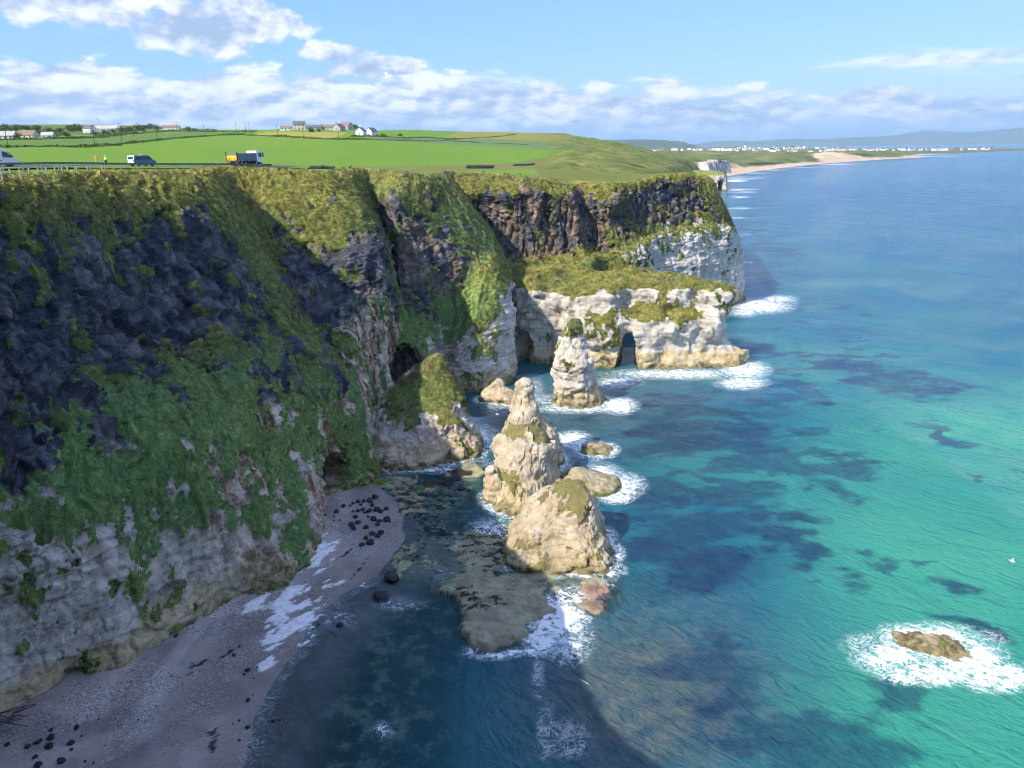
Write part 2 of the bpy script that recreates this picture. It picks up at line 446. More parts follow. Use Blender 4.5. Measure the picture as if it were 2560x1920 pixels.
def build_coast():
    C = np.zeros((NST, 8, 5))
    for i, (pts, inl) in enumerate(STATIONS):
        C[i, 1:7] = np.array(pts)
        x, y = inl
        if y > 74 and i > 6:
            cx, cy = C[i, 1, :2]
            x, y = cx + 0.14 * (x - cx), cy + 0.14 * (y - cy)
        C[i, 0] = (x, y, 47.0 if y < 75 else zland(x, y)[0], 1, 0)
        d = C[i, 6, :2] - C[i, 1, :2]
        d = d / max(np.linalg.norm(d), 1e-6)
        C[i, 6, 2] = 0.2
        if i >= 6:
            C[i, 1, 2] = zland(C[i, 1, 0], C[i, 1, 1])[0] + 0.05
        C[i, 7] = (C[i, 6, 0] + d[0] * 0.8, C[i, 6, 1] + d[1] * 0.8, -5, 0, 1)
    # columns per span, finer where the face is near and in view
    ts = []
    for i in range(NST - 1):
        a, b = C[i, 1:7, :3], C[i + 1, 1:7, :3]
        w = np.linalg.norm(a - b, axis=1).mean()
        dist = 0.5 * (a.mean(0) + b.mean(0))
        step = max(0.2, np.linalg.norm(dist - np.array([0, 0, 50])) / (650.0 if 20 < i < 30 else 430.0))
        if i > 31:
            step = 2.0
        if i < 6:
            step = 1.2
        n = max(4, int(w / step))
        ts.append(i + np.arange(n) / n)
    ts = np.concatenate(ts + [np.array([NST - 1.0])])
    A = catmull(C, ts)                                          # (ns, 8, 5)
    cnt = [14, 42, 86, 70, 70, 86, 6]
    tv = np.concatenate([k + np.arange(c) / c for k, c in enumerate(cnt)] + [np.array([7.0])])
    B = catmull(A.transpose(1, 0, 2), tv).transpose(1, 0, 2)    # (ns, nt, 5)
    return ts, tv, B
ts, tv, CB = build_coast()
NSC, NTC = len(ts), len(tv)
print('coast grid', NSC, NTC)

TONE = []
def displace(P, N, gr, ch, amp=1.0, columns=None, drape=0.0):
    """rocky relief: blocks for basalt, beds and joints for chalk, hummocks for turf; returns new points"""
    rock = 1 - gr
    bas, chk = rock * (1 - ch), rock * ch
    Q = P + 0.4 * np.stack([fbm(P + 31, 2.5, 2), fbm(P + 57, 2.5, 2), fbm(P + 91, 2.5, 2)], 1)
    d = 0.8 * fbm(P, 7.0, 3) * (0.35 + 0.65 * rock)
    cl_ = 0.0 if columns is None else columns
    r, e, t = worley(Q, (2.7, 2.7, 3.9), True)
    d += bas * (1 - 0.75 * cl_) * ((r - 0.5) * 0.65 + 1.7 * t - 0.35 * (1 - sstep(e, 0, 0.07)))
    r2, e2, t2 = worley(Q + 13.7, (1.1, 1.1, 1.7), True)
    d += bas * (1 - 0.55 * cl_) * ((r2 - 0.5) * 0.32 + 1.0 * t2 - 0.22 * (1 - sstep(e2, 0, 0.10)))
    bed = np.c_[P[:, 0] * 0.05, P[:, 1] * 0.05, P[:, 2] + 0.35 * fbm(P + 5, 6.0, 2)]
    d += chk * (0.20 * fbm(bed, (1, 1, 1.5), 4, .7) + 0.42 * (np.abs(fbm(np.c_[P[:, :2], P[:, 2] * 0.18] + 3, 3.2, 3)) - 0.35))
    r3, e3, t3 = worley(Q + 7.1, (2.0, 2.0, 1.3), True)
    d += chk * ((r3 - 0.5) * 0.28 + 0.75 * t3 - 0.2 * (1 - sstep(e3, 0, 0.08)))
    if columns is not None:
        r4, e4 = worley(np.c_[Q[:, :2], P[:, 2] * 0.10], (1.7, 1.7, 1.0))
        d += columns * bas * ((r4 - 0.5) * 1.5 - 1.0 * (1 - sstep(e4, 0, 0.30)))
    d += 0.16 * rock * fbm(Q + 71, 0.55, 2)
    d += gr * (0.13 * fbm(P, (1.0, 1.0, 1.5), 3) + 0.12 * np.abs(fbm(P + 9, 2.6, 2)))
    d += gr * 0.24 * drape
    TONE.append(np.clip(0.5 + (r - 0.5) * 0.55 + (r2 - 0.5) * 0.75, 0, 1))
    return P + N * (d * amp)[:, None]

def grass_mask(P, N, gb, k=1.0):
    """where turf holds: the station's bias, gentler ledges, patchy noise"""
    n = 0.42 * fbm(P + 3, (3.6, 3.6, 5.0), 5, 0.68) + 0.20 * fbm(P + 8, (1.0, 1.0, 1.5), 3, 0.6)
    s = gb - 0.5 + k * n + 0.62 * (N[:, 2] - 0.42) * np.clip(gb * 2.2, 0, 1)
    return sstep(s, -0.05, 0.06)

# ------------------------------------------------------------------ cliff / turf materials
def turf_color(g, p, dry, lush):
    dr = g.attr('drape')
    n = g.noise(p, 0.22, 5, 0.65)
    n2 = g.noise(g.mapv(p, (1.6, 1.6, 0.7)), 1.1, 5, 0.7)
    f = g.m('ADD', g.m('MULTIPLY', n, 0.5), g.m('MULTIPLY', n2, 0.5))
    green = g.ramp(f, [(0.30, (0.06, 0.12, 0.048)), (0.46, (0.11, 0.20, 0.075)), (0.58, (0.165, 0.255, 0.10)), (0.72, (0.25, 0.30, 0.15))])
    olive = g.ramp(f, [(0.30, (0.085, 0.115, 0.022)), (0.45, (0.18, 0.195, 0.04)), (0.58, (0.28, 0.26, 0.068)), (0.72, (0.40, 0.34, 0.13))])
    brown = g.ramp(f, [(0.30, (0.06, 0.055, 0.028)), (0.5, (0.14, 0.115, 0.055)), (0.7, (0.25, 0.2, 0.10))])
    green = g.mix(lush, green, g.mix(1.0, green, (1.4, 1.45, 1.3), 'MULTIPLY'))
    c = g.mix(dry, green, olive)
    c = g.mix(1.0, c, g.ramp(g.m('ADD', g.m('MULTIPLY', dr, .5), .5), [(0.2, (0.76, 0.8, 0.78)), (0.5, (1.0, 1.0, 1.0)), (0.8, (1.28, 1.2, 1.15))]), 'MULTIPLY')
    c = g.mix(g.m('MULTIPLY', g.attr('tan'), .75), c, g.ramp(f, [(0.3, (0.13, 0.115, 0.05)), (0.55, (0.27, 0.235, 0.11)), (0.7, (0.38, 0.33, 0.19))]))
    br = g.ss(g.noise(p, 0.55, 4, 0.6), 0.58, 0.72, 0.0, 0.8)
    return g.mix(g.m('MULTIPLY', br, g.m('SUBTRACT', 1.0, lush)), c, brown)

def rock_material(name):
    m, g = material(name)
    p = g.pos()
    z = g.sep(p)[2]
    gr, ch, dirt, dry, lush = g.attr('grass'), g.attr('chalk'), g.attr('dirt'), g.attr('dry'), g.attr('lush')
    # basalt: near black, rusty and grey blocks, pale lichen
    nb = g.noise(p, 0.35, 5, 0.68)
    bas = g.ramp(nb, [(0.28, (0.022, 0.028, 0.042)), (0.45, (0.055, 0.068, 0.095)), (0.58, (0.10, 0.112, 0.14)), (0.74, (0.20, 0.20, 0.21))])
    rust = g.ss(g.noise(g.vm('ADD', p, (40, 3, 9)), 0.17, 4, 0.6), 0.40, 0.62, 0.1, 0.85)
    bas = g.mix(g.m('MULTIPLY', rust, g.attr('warm')), bas, g.ramp(nb, [(0.3, (0.09, 0.068, 0.048)), (0.5, (0.24, 0.175, 0.115)), (0.62, (0.36, 0.27, 0.17)), (0.75, (0.50, 0.40, 0.27))]))
    lich = g.ss(g.noise(p, 2.6, 5, 0.75), 0.63, 0.70, 0, 0.75)
    lich = g.m('MULTIPLY', lich, g.ss(g.noise(g.vm('ADD', p, (7, 7, 7)), 0.16, 3), 0.50, 0.62))
    bas = g.mix(lich, bas, (0.36, 0.36, 0.35))
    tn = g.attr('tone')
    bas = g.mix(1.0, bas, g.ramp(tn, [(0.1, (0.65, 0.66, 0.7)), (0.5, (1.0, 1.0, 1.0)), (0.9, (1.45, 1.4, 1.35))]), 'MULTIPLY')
    # chalk: white with grey weathering, brown streaks, tan foot, yellow-green tidal band
    nc = g.noise(p, 0.5, 6, 0.62)
    chk = g.ramp(nc, [(0.25, (0.31, 0.285, 0.245)), (0.42, (0.54, 0.51, 0.455)), (0.6, (0.70, 0.67, 0.61)), (0.8, (0.78, 0.76, 0.72))])
    streak = g.noise(g.mapv(p, (1.0, 1.0, 0.16)), 0.55, 5, 0.62)
    st = g.ss(streak, 0.44, 0.60)
    chk = g.mix(g.m('MULTIPLY', st, 0.45), chk, (0.40, 0.345, 0.265))
    chk = g.mix(1.0, chk, (1.08, 1.08, 1.08), 'MULTIPLY')
    grime = g.ramp(g.noise(g.mapv(p, (1.0, 1.0, 0.25)), 0.6, 6, 0.72), [(0.38, (0.045, 0.028, 0.018)), (0.46, (0.20, 0.115, 0.06)), (0.52, (0.48, 0.365, 0.25)), (0.60, (0.80, 0.68, 0.54))])
    gf = g.m('MULTIPLY', dirt, g.ss(g.noise(g.mapv(p, (1.0, 1.0, 0.4)), 0.23, 5, 0.65), 0.36, 0.56, 0.35, 1.0))
    chk = g.mix(gf, chk, grime)
    rusty = g.m('MULTIPLY', dirt, g.ss(g.noise(g.mapv(g.vm('ADD', p, (3, 9, 2)), (1, 1, 0.3)), 0.42, 5, 0.65), 0.54, 0.63, 0, 0.8))
    chk = g.mix(rusty, chk, (0.20, 0.095, 0.05))
    bedn = g.noise(g.mapv(p, (0.10, 0.10, 1.5)), 1.0, 5, .7)
    chk = g.mix(g.ss(bedn, 0.50, 0.40, 0, .42), chk, g.mix(1.0, chk, (0.62, 0.56, 0.48), 'MULTIPLY'))
    zz = g.m('ADD', z, g.m('MULTIPLY', g.m('SUBTRACT', g.noise(p, 0.5, 3), 0.5), 2.4))
    foot = g.m('MULTIPLY', g.ss(zz, 4.4, 3.2, 0.0, 0.85), g.m('SUBTRACT', 1.0, g.m('MULTIPLY', dirt, 0.8)))
    chk = g.mix(foot, chk, g.ramp(nc, [(0.3, (0.33, 0.245, 0.115)), (0.5, (0.54, 0.43, 0.235)), (0.7, (0.66, 0.56, 0.36))]))
    tide = g.ss(zz, 1.5, 0.5, 0.0, 0.9)
    chk = g.mix(tide, chk, g.ramp(g.noise(p, 1.2, 5), [(0.35, (0.06, 0.055, 0.025)), (0.5, (0.22, 0.19, 0.09)), (0.65, (0.38, 0.33, 0.18))]))
    wp = g.vm('ADD', p, g.vm('SCALE', g.noise(p, 0.5, 3, .6, 0, True), (0, 0, 0), 1.3))
    crk = g.vor(g.mapv(wp, (0.42, 0.42, 1.15)), 1.0, 'DISTANCE_TO_EDGE')
    ck = g.m('MULTIPLY', g.ss(crk, 0.04, 0.01), g.ss(g.noise(p, 0.3, 3), 0.48, 0.62, .0, .6))
    chk = g.mix(ck, chk, (0.22, 0.175, 0.125))
    bcr = g.vor(g.mapv(wp, (0.75, 0.75, 0.4)), 1.0, 'DISTANCE_TO_EDGE')
    bas = g.mix(g.m('MULTIPLY', g.ss(bcr, 0.045, 0.01), g.ss(g.noise(p, .4, 3), .45, .6, 0, .6)), bas, (0.014, 0.015, 0.02))
    tanc = g.ramp(nc, [(0.25, (0.29, 0.22, 0.13)), (0.45, (0.47, 0.385, 0.25)), (0.62, (0.60, 0.51, 0.36)), (0.8, (0.70, 0.62, 0.48))])
    chk = g.mix(g.m('MULTIPLY', g.m('MULTIPLY', g.attr('tan'), g.ss(zz, 1.2, 2.6, 0, .85)), g.m('SUBTRACT', 1.0, ck)), chk, tanc)
    moss = g.m('MULTIPLY', g.attr('moss'), g.ss(g.noise(p, 0.7, 4), 0.4, 0.55))
    chk = g.mix(moss, chk, g.ramp(g.noise(p, 1.5, 4), [(0.3, (0.02, 0.05, 0.004)), (0.7, (0.12, 0.22, 0.012))]))
    bas = g.mix(moss, bas, (0.05, 0.11, 0.01))
    ce = g.ss(g.m('ADD', ch, g.m('MULTIPLY', g.m('SUBTRACT', g.noise(p, 0.6, 4), 0.5), 0.7)), 0.40, 0.60)
    ce0 = ce
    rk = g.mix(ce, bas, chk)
    gre = g.ss(g.m('ADD', gr, g.m('MULTIPLY', g.m('SUBTRACT', g.noise(p, 2.2, 4, 0.7), 0.5), 0.9)), 0.38, 0.62)
    col = g.mix(gre, rk, turf_color(g, p, dry, lush))
    hb = g.m('ADD', g.m('ADD', g.m('MULTIPLY', g.noise(p, 1.7, 5, 0.76), 1.15), g.m('MULTIPLY', g.m('MULTIPLY', bedn, ce0), .8)), g.m('MULTIPLY', g.m('MAXIMUM', g.m('MULTIPLY', ck, ce0), g.m('MULTIPLY', g.ss(bcr, 0.05, 0.0, 0, .5), g.m('SUBTRACT', 1.0, ce0))), -0.5))
    hg = g.noise(g.mapv(p, (1, 1, 0.45)), 3.4, 5, 0.75)
    mixh = g.n('ShaderNodeMix', data_type='FLOAT')
    g.put(mixh.inputs[0], gre)
    g.put(mixh.inputs[2], hb)
    g.put(mixh.inputs[3], hg)
    nrm = g.bump(mixh.outputs[0], 0.9, 0.45)
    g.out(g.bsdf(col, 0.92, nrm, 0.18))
    return m
ROCK = rock_material('cliff_rock_and_turf')

# ------------------------------------------------------------------ main cliff sheet
def coast_attrs(S_, V_, P):
    n = len(P)
    warm = sstep(S_, 14.5, 17) * 0.95 + 0.2 * (1 - sstep(S_, 14.5, 17))
    dirt = (1 - 0.95 * sstep(S_, 15.5, 20)) * np.clip(0.06 + 0.84 * sstep(S_, 7.8, 10.3) + 0.30 * (1 - sstep(V_, 5.15, 5.6)), 0, 1)
    dry = np.clip(0.12 + 0.38 * (1 - sstep(V_, 3.5, 4.0)) * (1 - sstep(S_, 15, 17)) + 0.55 * sstep(S_, 17.5, 21.5) + 0.55 * (1 - sstep(V_, 1.1, 2.6)) + 0.25 * fbm(P + 77, 9, 2), 0, 1)
    lush = np.clip(sstep(V_, 3.7, 4.3) * (1 - sstep(S_, 17.5, 21)) + 0.25, 0, 1)
    moss = np.exp(-((P - PZ(925, 1185, 2.0)) ** 2 / np.array([4.5, 6.0, 3.0]) ** 2).sum(1)) * 1.3
    moss += 0.8 * np.exp(-((P - PZ(690, 1480, 1.5)) ** 2 / np.array([7, 7, 1.6]) ** 2).sum(1))
    return dict(tan=0 * S_, warm=warm, dirt=dirt, dry=dry, lush=lush, moss=np.clip(moss, 0, 1))

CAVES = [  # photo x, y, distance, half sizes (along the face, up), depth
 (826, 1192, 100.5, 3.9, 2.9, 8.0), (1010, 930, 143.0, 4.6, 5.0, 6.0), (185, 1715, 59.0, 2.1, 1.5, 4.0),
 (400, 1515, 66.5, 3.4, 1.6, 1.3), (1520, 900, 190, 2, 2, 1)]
def make_coast():
    P = CB[..., :3].copy()
    SS, VV = np.meshgrid(ts, tv, indexing='ij')
    # plateau part follows the land surface
    f = np.clip(1 - VV, 0, 1)
    fr = P[..., 1] > 74
    zl = zland(P[..., 0], P[..., 1]).reshape(P.shape[:2])
    k = np.where(fr & (VV < 1), sstep(f, 0.0, 0.6), 0)
    P[..., 2] = P[..., 2] * (1 - k) + (zl + 0.10 - 0.8 * sstep(f, 0.8, 1.0)) * k
    N = grid_normals(P)
    up = N[..., 2].mean()
    if up < 0:
        N = -N
    Pf, Nf = P.reshape(-1, 3), N.reshape(-1, 3)
    S_, V_ = SS.ravel(), VV.ravel()
    # caves: push the face inward
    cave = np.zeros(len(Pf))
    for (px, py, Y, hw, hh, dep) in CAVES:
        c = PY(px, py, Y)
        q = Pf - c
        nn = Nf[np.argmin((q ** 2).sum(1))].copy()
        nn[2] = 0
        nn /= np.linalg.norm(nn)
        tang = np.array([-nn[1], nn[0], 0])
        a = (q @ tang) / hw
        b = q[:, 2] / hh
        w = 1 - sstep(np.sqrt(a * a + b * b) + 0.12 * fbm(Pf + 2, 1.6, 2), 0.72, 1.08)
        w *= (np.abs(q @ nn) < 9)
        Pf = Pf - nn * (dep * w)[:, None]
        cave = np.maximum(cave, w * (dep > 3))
    P = Pf.reshape(P.shape)
    N = grid_normals(P)
    if N[..., 2].mean() < 0:
        N = -N
    Nf = N.reshape(-1, 3)
    gb = CB[..., 3].ravel()
    ch = np.clip(CB[..., 4].ravel() + 0.12 * fbm(Pf + 21, 3.0, 3), 0, 1) * (1 - 0.9 * sstep(cave, .25, .6))  # deep caves take dark basalt colour, painting in their shade
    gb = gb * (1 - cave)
    gr = grass_mask(Pf, Nf, gb)
    gr = np.maximum(gr, 1 - sstep(V_, 0.9, 1.15))
    cols = sstep(S_, 21.5, 22.5) * (1 - sstep(S_, 29.5, 30)) * sstep(V_, 2.2, 2.6) * (1 - sstep(V_, 3.9, 4.1))
    cols = np.maximum(cols, 0.6 * np.exp(-((S_ - 17.2) / 0.8) ** 2) * sstep(V_, 1.9, 2.3) * (1 - sstep(V_, 3.2, 3.6)))
    amp = np.where(V_ < 1, 0.12 + 0.88 * sstep(V_, 0.8, 1.0), 1.0) * (1 - 0.75 * sstep(V_, 6.0, 6.6))
    arc = np.cumsum(np.r_[0, np.linalg.norm(np.diff(P[:, NTC * 3 // 5], axis=0), axis=1)])
    SA = np.repeat(arc, NTC)
    dq = np.c_[SA + 1.2 * fbm(Pf + 5, 4, 2) + 0.25 * Pf[:, 2], Pf[:, 2] * 0.24, 0 * SA]
    drape = np.clip(fbm(dq, (0.95, 1.0, 1.0), 4, 0.6) * 1.1, -1, 1)
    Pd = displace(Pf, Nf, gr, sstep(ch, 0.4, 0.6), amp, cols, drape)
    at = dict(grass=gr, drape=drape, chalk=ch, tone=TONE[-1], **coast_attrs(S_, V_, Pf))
    F = grid_faces(NSC, NTC)
    if grid_normals(P)[..., 2].mean() < 0:
        F = F[:, ::-1]
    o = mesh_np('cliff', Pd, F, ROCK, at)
    tag(o, kind='structure')
    return o, Pd, Nf, gr, at
coast, COAST_P, COAST_N, COAST_G, COAST_AT = make_coast()
CREST = CB[:, NTC * 0 + int(np.argmin(np.abs(tv - 1.0))), :2]

# ------------------------------------------------------------------ surface nets for rock with holes
def surface_nets(D, org, h):
    nx, ny, nz = D.shape
    neg = D < 0
    acc = np.zeros((nx - 1, ny - 1, nz - 1, 3), np.float32)
    cnt = np.zeros((nx - 1, ny - 1, nz - 1), np.float32)
    cr = [(i, j, k) for i in (0, 1) for j in (0, 1) for k in (0, 1)]
    sl = lambda c: D[c[0]:nx - 1 + c[0], c[1]:ny - 1 + c[1], c[2]:nz - 1 + c[2]]
    for a in cr:
        for ax in range(3):
            if a[ax] == 0:
                b = list(a); b[ax] = 1
                da, db = sl(a), sl(b)
                m = (da < 0) != (db < 0)
                t = np.where(m, da / np.where(m, da - db, 1), 0)
                for q in range(3):
                    acc[..., q] += m * (a[q] + (t if q == ax else 0))
                cnt += m
    act = cnt > 0
    idx = np.full(act.shape, -1, np.int64)
    idx[act] = np.arange(act.sum())
    I = np.argwhere(act)
    V = (I + acc[act] / cnt[act][:, None]) * h + np.asarray(org)
    F = []
    for ax in range(3):
        u, v = (ax + 1) % 3, (ax + 2) % 3
        s0 = [slice(1, -1)] * 3; s0[ax] = slice(0, -1)
        s1 = list(s0); s1[ax] = slice(1, None)
        A, Bq = neg[tuple(s0)], neg[tuple(s1)]
        for sgn, M in ((1, A & ~Bq), (-1, ~A & Bq)):
            q = np.argwhere(M)
            off = np.ones(3, int); off[ax] = 0
            q = q + off
            e = np.eye(3, dtype=int)
            c0, c1, c2, c3 = q, q - e[u], q - e[u] - e[v], q - e[v]
            qd = np.stack([idx[tuple(c.T)] for c in (c0, c1, c2, c3)], 1)
            F.append(qd if sgn > 0 else qd[:, ::-1])
    F = np.concatenate(F)
    F = F[(F >= 0).all(1)]
    return V, F
def poly_sd(poly, X, Y):
    """signed distance to a closed polygon, negative inside"""
    P = np.asarray(poly, float)
    d = np.full(X.shape, 1e9)
    ins = np.zeros(X.shape, bool)
    for a, b in zip(P, np.roll(P, -1, 0)):
        e = b - a
        t = np.clip(((X - a[0]) * e[0] + (Y - a[1]) * e[1]) / max(e @ e, 1e-9), 0, 1)
        d = np.minimum(d, np.hypot(X - a[0] - t * e[0], Y - a[1] - t * e[1]))
        c = ((a[1] > Y) != (b[1] > Y)) & (X < (b[0] - a[0]) * (Y - a[1]) / (b[1] - a[1] + 1e-12) + a[0])
        ins ^= c
    return np.where(ins, -d, d)
def slices_sdf(levels, lo, hi, h, rnd=1.2):
    """levels: [(z, polygon)...]; rock between lowest and highest level"""
    nx, ny, nz = [int(math.ceil((b - a) / h)) + 1 for a, b in zip(lo, hi)]
    x = lo[0] + h * np.arange(nx); y = lo[1] + h * np.arange(ny); z = lo[2] + h * np.arange(nz)
    X, Y = np.meshgrid(x, y, indexing='ij')
    L = np.stack([poly_sd(p, X, Y) for _, p in levels])
    zs = np.array([l[0] for l in levels])
    D = np.empty((nx, ny, nz), np.float32)
    for k, zz in enumerate(z):
        i = int(np.clip(np.searchsorted(zs, zz) - 1, 0, len(zs) - 2))
        t = np.clip((zz - zs[i]) / (zs[i + 1] - zs[i]), 0, 1)
        t = t * t * (3 - 2 * t) * 0.5 + t * 0.5
        d = L[i] * (1 - t) + L[i + 1] * t
        top = zz - zs[-1]
        a = np.maximum(d + rnd, 0); b = np.maximum(top + rnd, 0)
        D[:, :, k] = np.hypot(a, b) + np.minimum(np.maximum(d, top), -rnd * 0) * (np.maximum(d, top) < -rnd) * 1.0 - rnd
        D[:, :, k] = np.where(np.maximum(d, top) < -rnd, np.maximum(d, top), np.hypot(a, b) - rnd)
    return D, (x, y, z)
def rock_finish(name, V, F, gbias, chalk=1.0, amp=1.0, attrs=None, kx=1.0, parent=None):
    V = np.asarray(V, float)
    N = vert_normals(V, F)
    g_ = grass_mask(V, N, gbias(V, N), kx)
    ch = np.full(len(V), chalk) if np.isscalar(chalk) else chalk
    Pd = displace(V, N, g_, ch, amp)
    at = dict(grass=g_, chalk=ch, warm=np.full(len(V), .5), dirt=np.full(len(V), .1), dry=np.full(len(V), .75), lush=np.zeros(len(V)), moss=np.zeros(len(V)), tan=np.zeros(len(V)), tone=TONE[-1], drape=np.clip(fbm(V * np.array([1, 1, .4]) + 9, 1.1, 3), -1, 1))
    at.update({k: (np.full(len(V), v) if np.isscalar(v) else v) for k, v in (attrs or {}).items()})
    return mesh_np(name, Pd, F, ROCK, at, parent=parent), Pd, N, g_, at

# the white chalk headland with the arch
def make_arch():
    base = [(-8,196),(-6,186),(-1,177),(6,172.5),(13,168.5),(19,166.6),(24,166.3),(28,166.4),(34,165.6),(40,165.2),(45,165.6),(50,166.2),(55,167.6),(58,169.8),(54,175),(47,179),(36,182),(24,185),(16,192),(10,198)]
    def mod(dx_r, dyf, rec=0.0):
        out = []
        for x, y in base:
            if x > 44 and y < 180:
                x = x - dx_r * (x - 42) / 16.0 * 1.0
            if y < 171 and x > 10:
                y += dyf
                if 26 < x < 47:
                    y += rec
            out.append((x, y))
        return out
    lev = [(-3, mod(-1.0, -0.8)), (0, mod(0, -0.2)), (2.5, mod(2.0, 0.3)), (5, mod(6.5, 1.4)), (8, mod(8.0, .6)), (11, mod(8.0, 0.6, .4)), (14, mod(6.5, 1.6, 3.0)),
           (16.5, mod(5.0, 1.9, 3.2)), (17.8, mod(5.5, 3.0, 2.6)), (18.8, mod(7.0, 5.5, 1.0)), (19.6, mod(9.5, 9.0, 0)), (20.4, mod(13, 12, 0))]
    h = 0.42
    lo, hi = (-10, 160, -3), (62, 200, 26)
    D, (x, y, z) = slices_sdf(lev, lo, hi, h, 1.4)
    X, Y, Z = np.meshgrid(x, y, z, indexing='ij')
    V3 = np.stack([X, Y, Z], -1).reshape(-1, 3)
    nearS = np.abs(D.ravel()) < 4
    lf = np.zeros(D.size, np.float32)
    lf[nearS] = 1.5 * fbm(V3[nearS] + 200, (7, 7, 6), 3, .55)
    D = D + lf.reshape(D.shape)
    # the arch: a tall slot through the wall, running seaward
    u = X - (27.2 + (Y - 166) * 0.185)
    w = 2.1 + 0.5 * np.clip((3 - Z) / 4, 0, 1)
    top = 9.2 - 0.18 * (Y - 166)
    v = np.clip((Z - (top - 3.6)) / 3.6, 0, 2)
    tun = (np.sqrt((u / np.maximum(w, .5)) ** 2 + v ** 2) - 1) * 1.6
    D = np.maximum(D, -tun)
    # sea cave on the right part and hollow under the ledge
    for cx, cy, cz, rx, ry, rz in ((43.8, 165.0, 6.0, 2.3, 3.0, 3.8), (49.0, 166.0, 4.5, 2.0, 2.4, 3.4), (35.5, 164.8, 2.6, 1.6, 2.0, 2.2), (3.5, 174.5, 3.0, 2.6, 3.0, 5.0), (40.2, 165, 3.2, .8, 1.5, 2.4), (20.5, 167, 13.5, 2.5, 1.2, 1.3), (49.3, 166.6, 15.4, .8, 1.2, .7)):
        e = np.sqrt(((X - cx) / rx) ** 2 + ((Y - cy) / ry) ** 2 + ((Z - cz) / rz) ** 2)
        D = np.maximum(D, (1 - e) * min(rx, rz))
    V, F = surface_nets(D, lo, h)
    def gb(V, N):
        n = 0.10 + 0.95 * sstep(V[:, 2] + 0.8 * fbm(V, 5, 3), 16.8, 18.2) * sstep(N[:, 2], .15, .5) + 0.5 * sstep(V[:, 2], 18.4, 19.2)
        n += 0.85 * np.exp(-(((V[:, 0] - 36) / 6.5) ** 2 + ((V[:, 2] - 13.2) / 2.4) ** 2)) * (V[:, 1] < 172)
        n += 0.5 * np.exp(-(((V[:, 0] - 22) / 3.0) ** 2 + ((V[:, 2] - 11) / 2) ** 2))
        return n
    ch = np.ones(len(V))
    o, *r = rock_finish('arch_headland', V, F, gb, ch, 0.95, dict(dirt=0.30 * (1 - sstep(V[:, 0], 10, 26)), dry=0.8 + 0 * V[:, 0]))
    tag(o, 'white chalk headland with grass top pierced by a sea arch', 'headland')
    return r
ARCH = make_arch()

# ------------------------------------------------------------------ sea stacks: stacked cross-sections
def make_stack(name, label, cat, slices, res, gb, attrs=None, chalk=1.0, amp=1.0, group=None):
    """slices: (z, cx, cy, half_x, half_y, rotation_deg, squareness)"""
    C = np.array(slices, float)
    zs = C[:, 0]
    arc = np.r_[0, np.cumsum(np.hypot(np.diff(zs), np.diff(C[:, 3])))]
    nt = max(8, int(arc[-1] / res))
    tt = np.interp(np.linspace(0, arc[-1], nt), arc, np.arange(len(C)))
    R = catmull(C, tt)
    nu = max(24, int(2 * math.pi * C[:, 3:5].max() / res))
    th = np.linspace(0, 2 * math.pi, nu, endpoint=False)
    P = np.zeros((nu, nt + 6, 3))
    for j in range(nt + 6):
        r = R[min(j, nt - 1)]
        sh = 1.0 if j < nt else max(0.0, 1 - (j - nt + 1) / 6.0)
        e = 2.0 / max(r[6], 1.2)
        cx_, sx_ = np.cos(th), np.sin(th)
        a = np.sign(cx_) * np.abs(cx_) ** e * max(r[3], .05) * sh
        b = np.sign(sx_) * np.abs(sx_) ** e * max(r[4], .05) * sh
        k = math.radians(r[5])
        P[:, j, 0] = r[1] + a * math.cos(k) - b * math.sin(k)
        P[:, j, 1] = r[2] + a * math.sin(k) + b * math.cos(k)
        P[:, j, 2] = r[0] + (0 if j < nt else 0.25 * (1 - sh * sh))
    F = grid_faces(nu, nt + 6, True)
    V = P.reshape(-1, 3)
    # low-frequency irregularity so that the outline is not an ellipse
    cen = np.array([C[:, 1].mean(), C[:, 2].mean()])
    w = C[:, 3:5].mean()
    k1 = fbm(V + 100, max(2.0, w * 0.9), 3) * 0.12 * w
    rad = V[:, :2] - cen
    rn = rad / np.maximum(np.linalg.norm(rad, axis=1, keepdims=True), .3)
    V[:, :2] += rn * k1[:, None]
    o, *r = rock_finish(name, V, F, gb, chalk, amp, attrs)
    tag(o, label, cat, group)
    return [o] + r
def topgrass(z0, z1, base=0.08, peak=0.95, side=None):
    def f(V, N):
        n = base + (peak - base) * sstep(V[:, 2] + 0.8 * fbm(V, 2.5, 2), z0, z1)
        if side is not None:
            n = n + side(V, N)
        return n
    return f
STK = []
tan_ = 0.55
STK.append(make_stack('sea_stack', 'squat tan sea stack with flat grassy top on the rock platform', 'sea stack',
  [(-2, 6.4, 84.6, 7.4, 6.8, -4, 3.4), (0.8, 6.0, 84.6, 6.5, 6.2, -4, 4), (3.2, 6.1, 85.6, 5.3, 4.8, -4, 4.2), (5.0, 6.7, 86.3, 4.0, 3.7, -5, 4), (6.5, 7.4, 86.9, 2.9, 2.5, -6, 3.5), (7.6, 7.9, 87.3, 1.9, 1.6, -6, 3), (8.3, 8.1, 87.6, 1.0, .8, -6, 2.6)],
  0.15, topgrass(5.0, 7.0, .08, .42, lambda V, N: -0.35 * (1 - sstep(N[:, 2], 0.3, 0.6))), dict(dirt=0.0, dry=.95, lush=.6, tan=1.0), group='chalk sea stacks'))
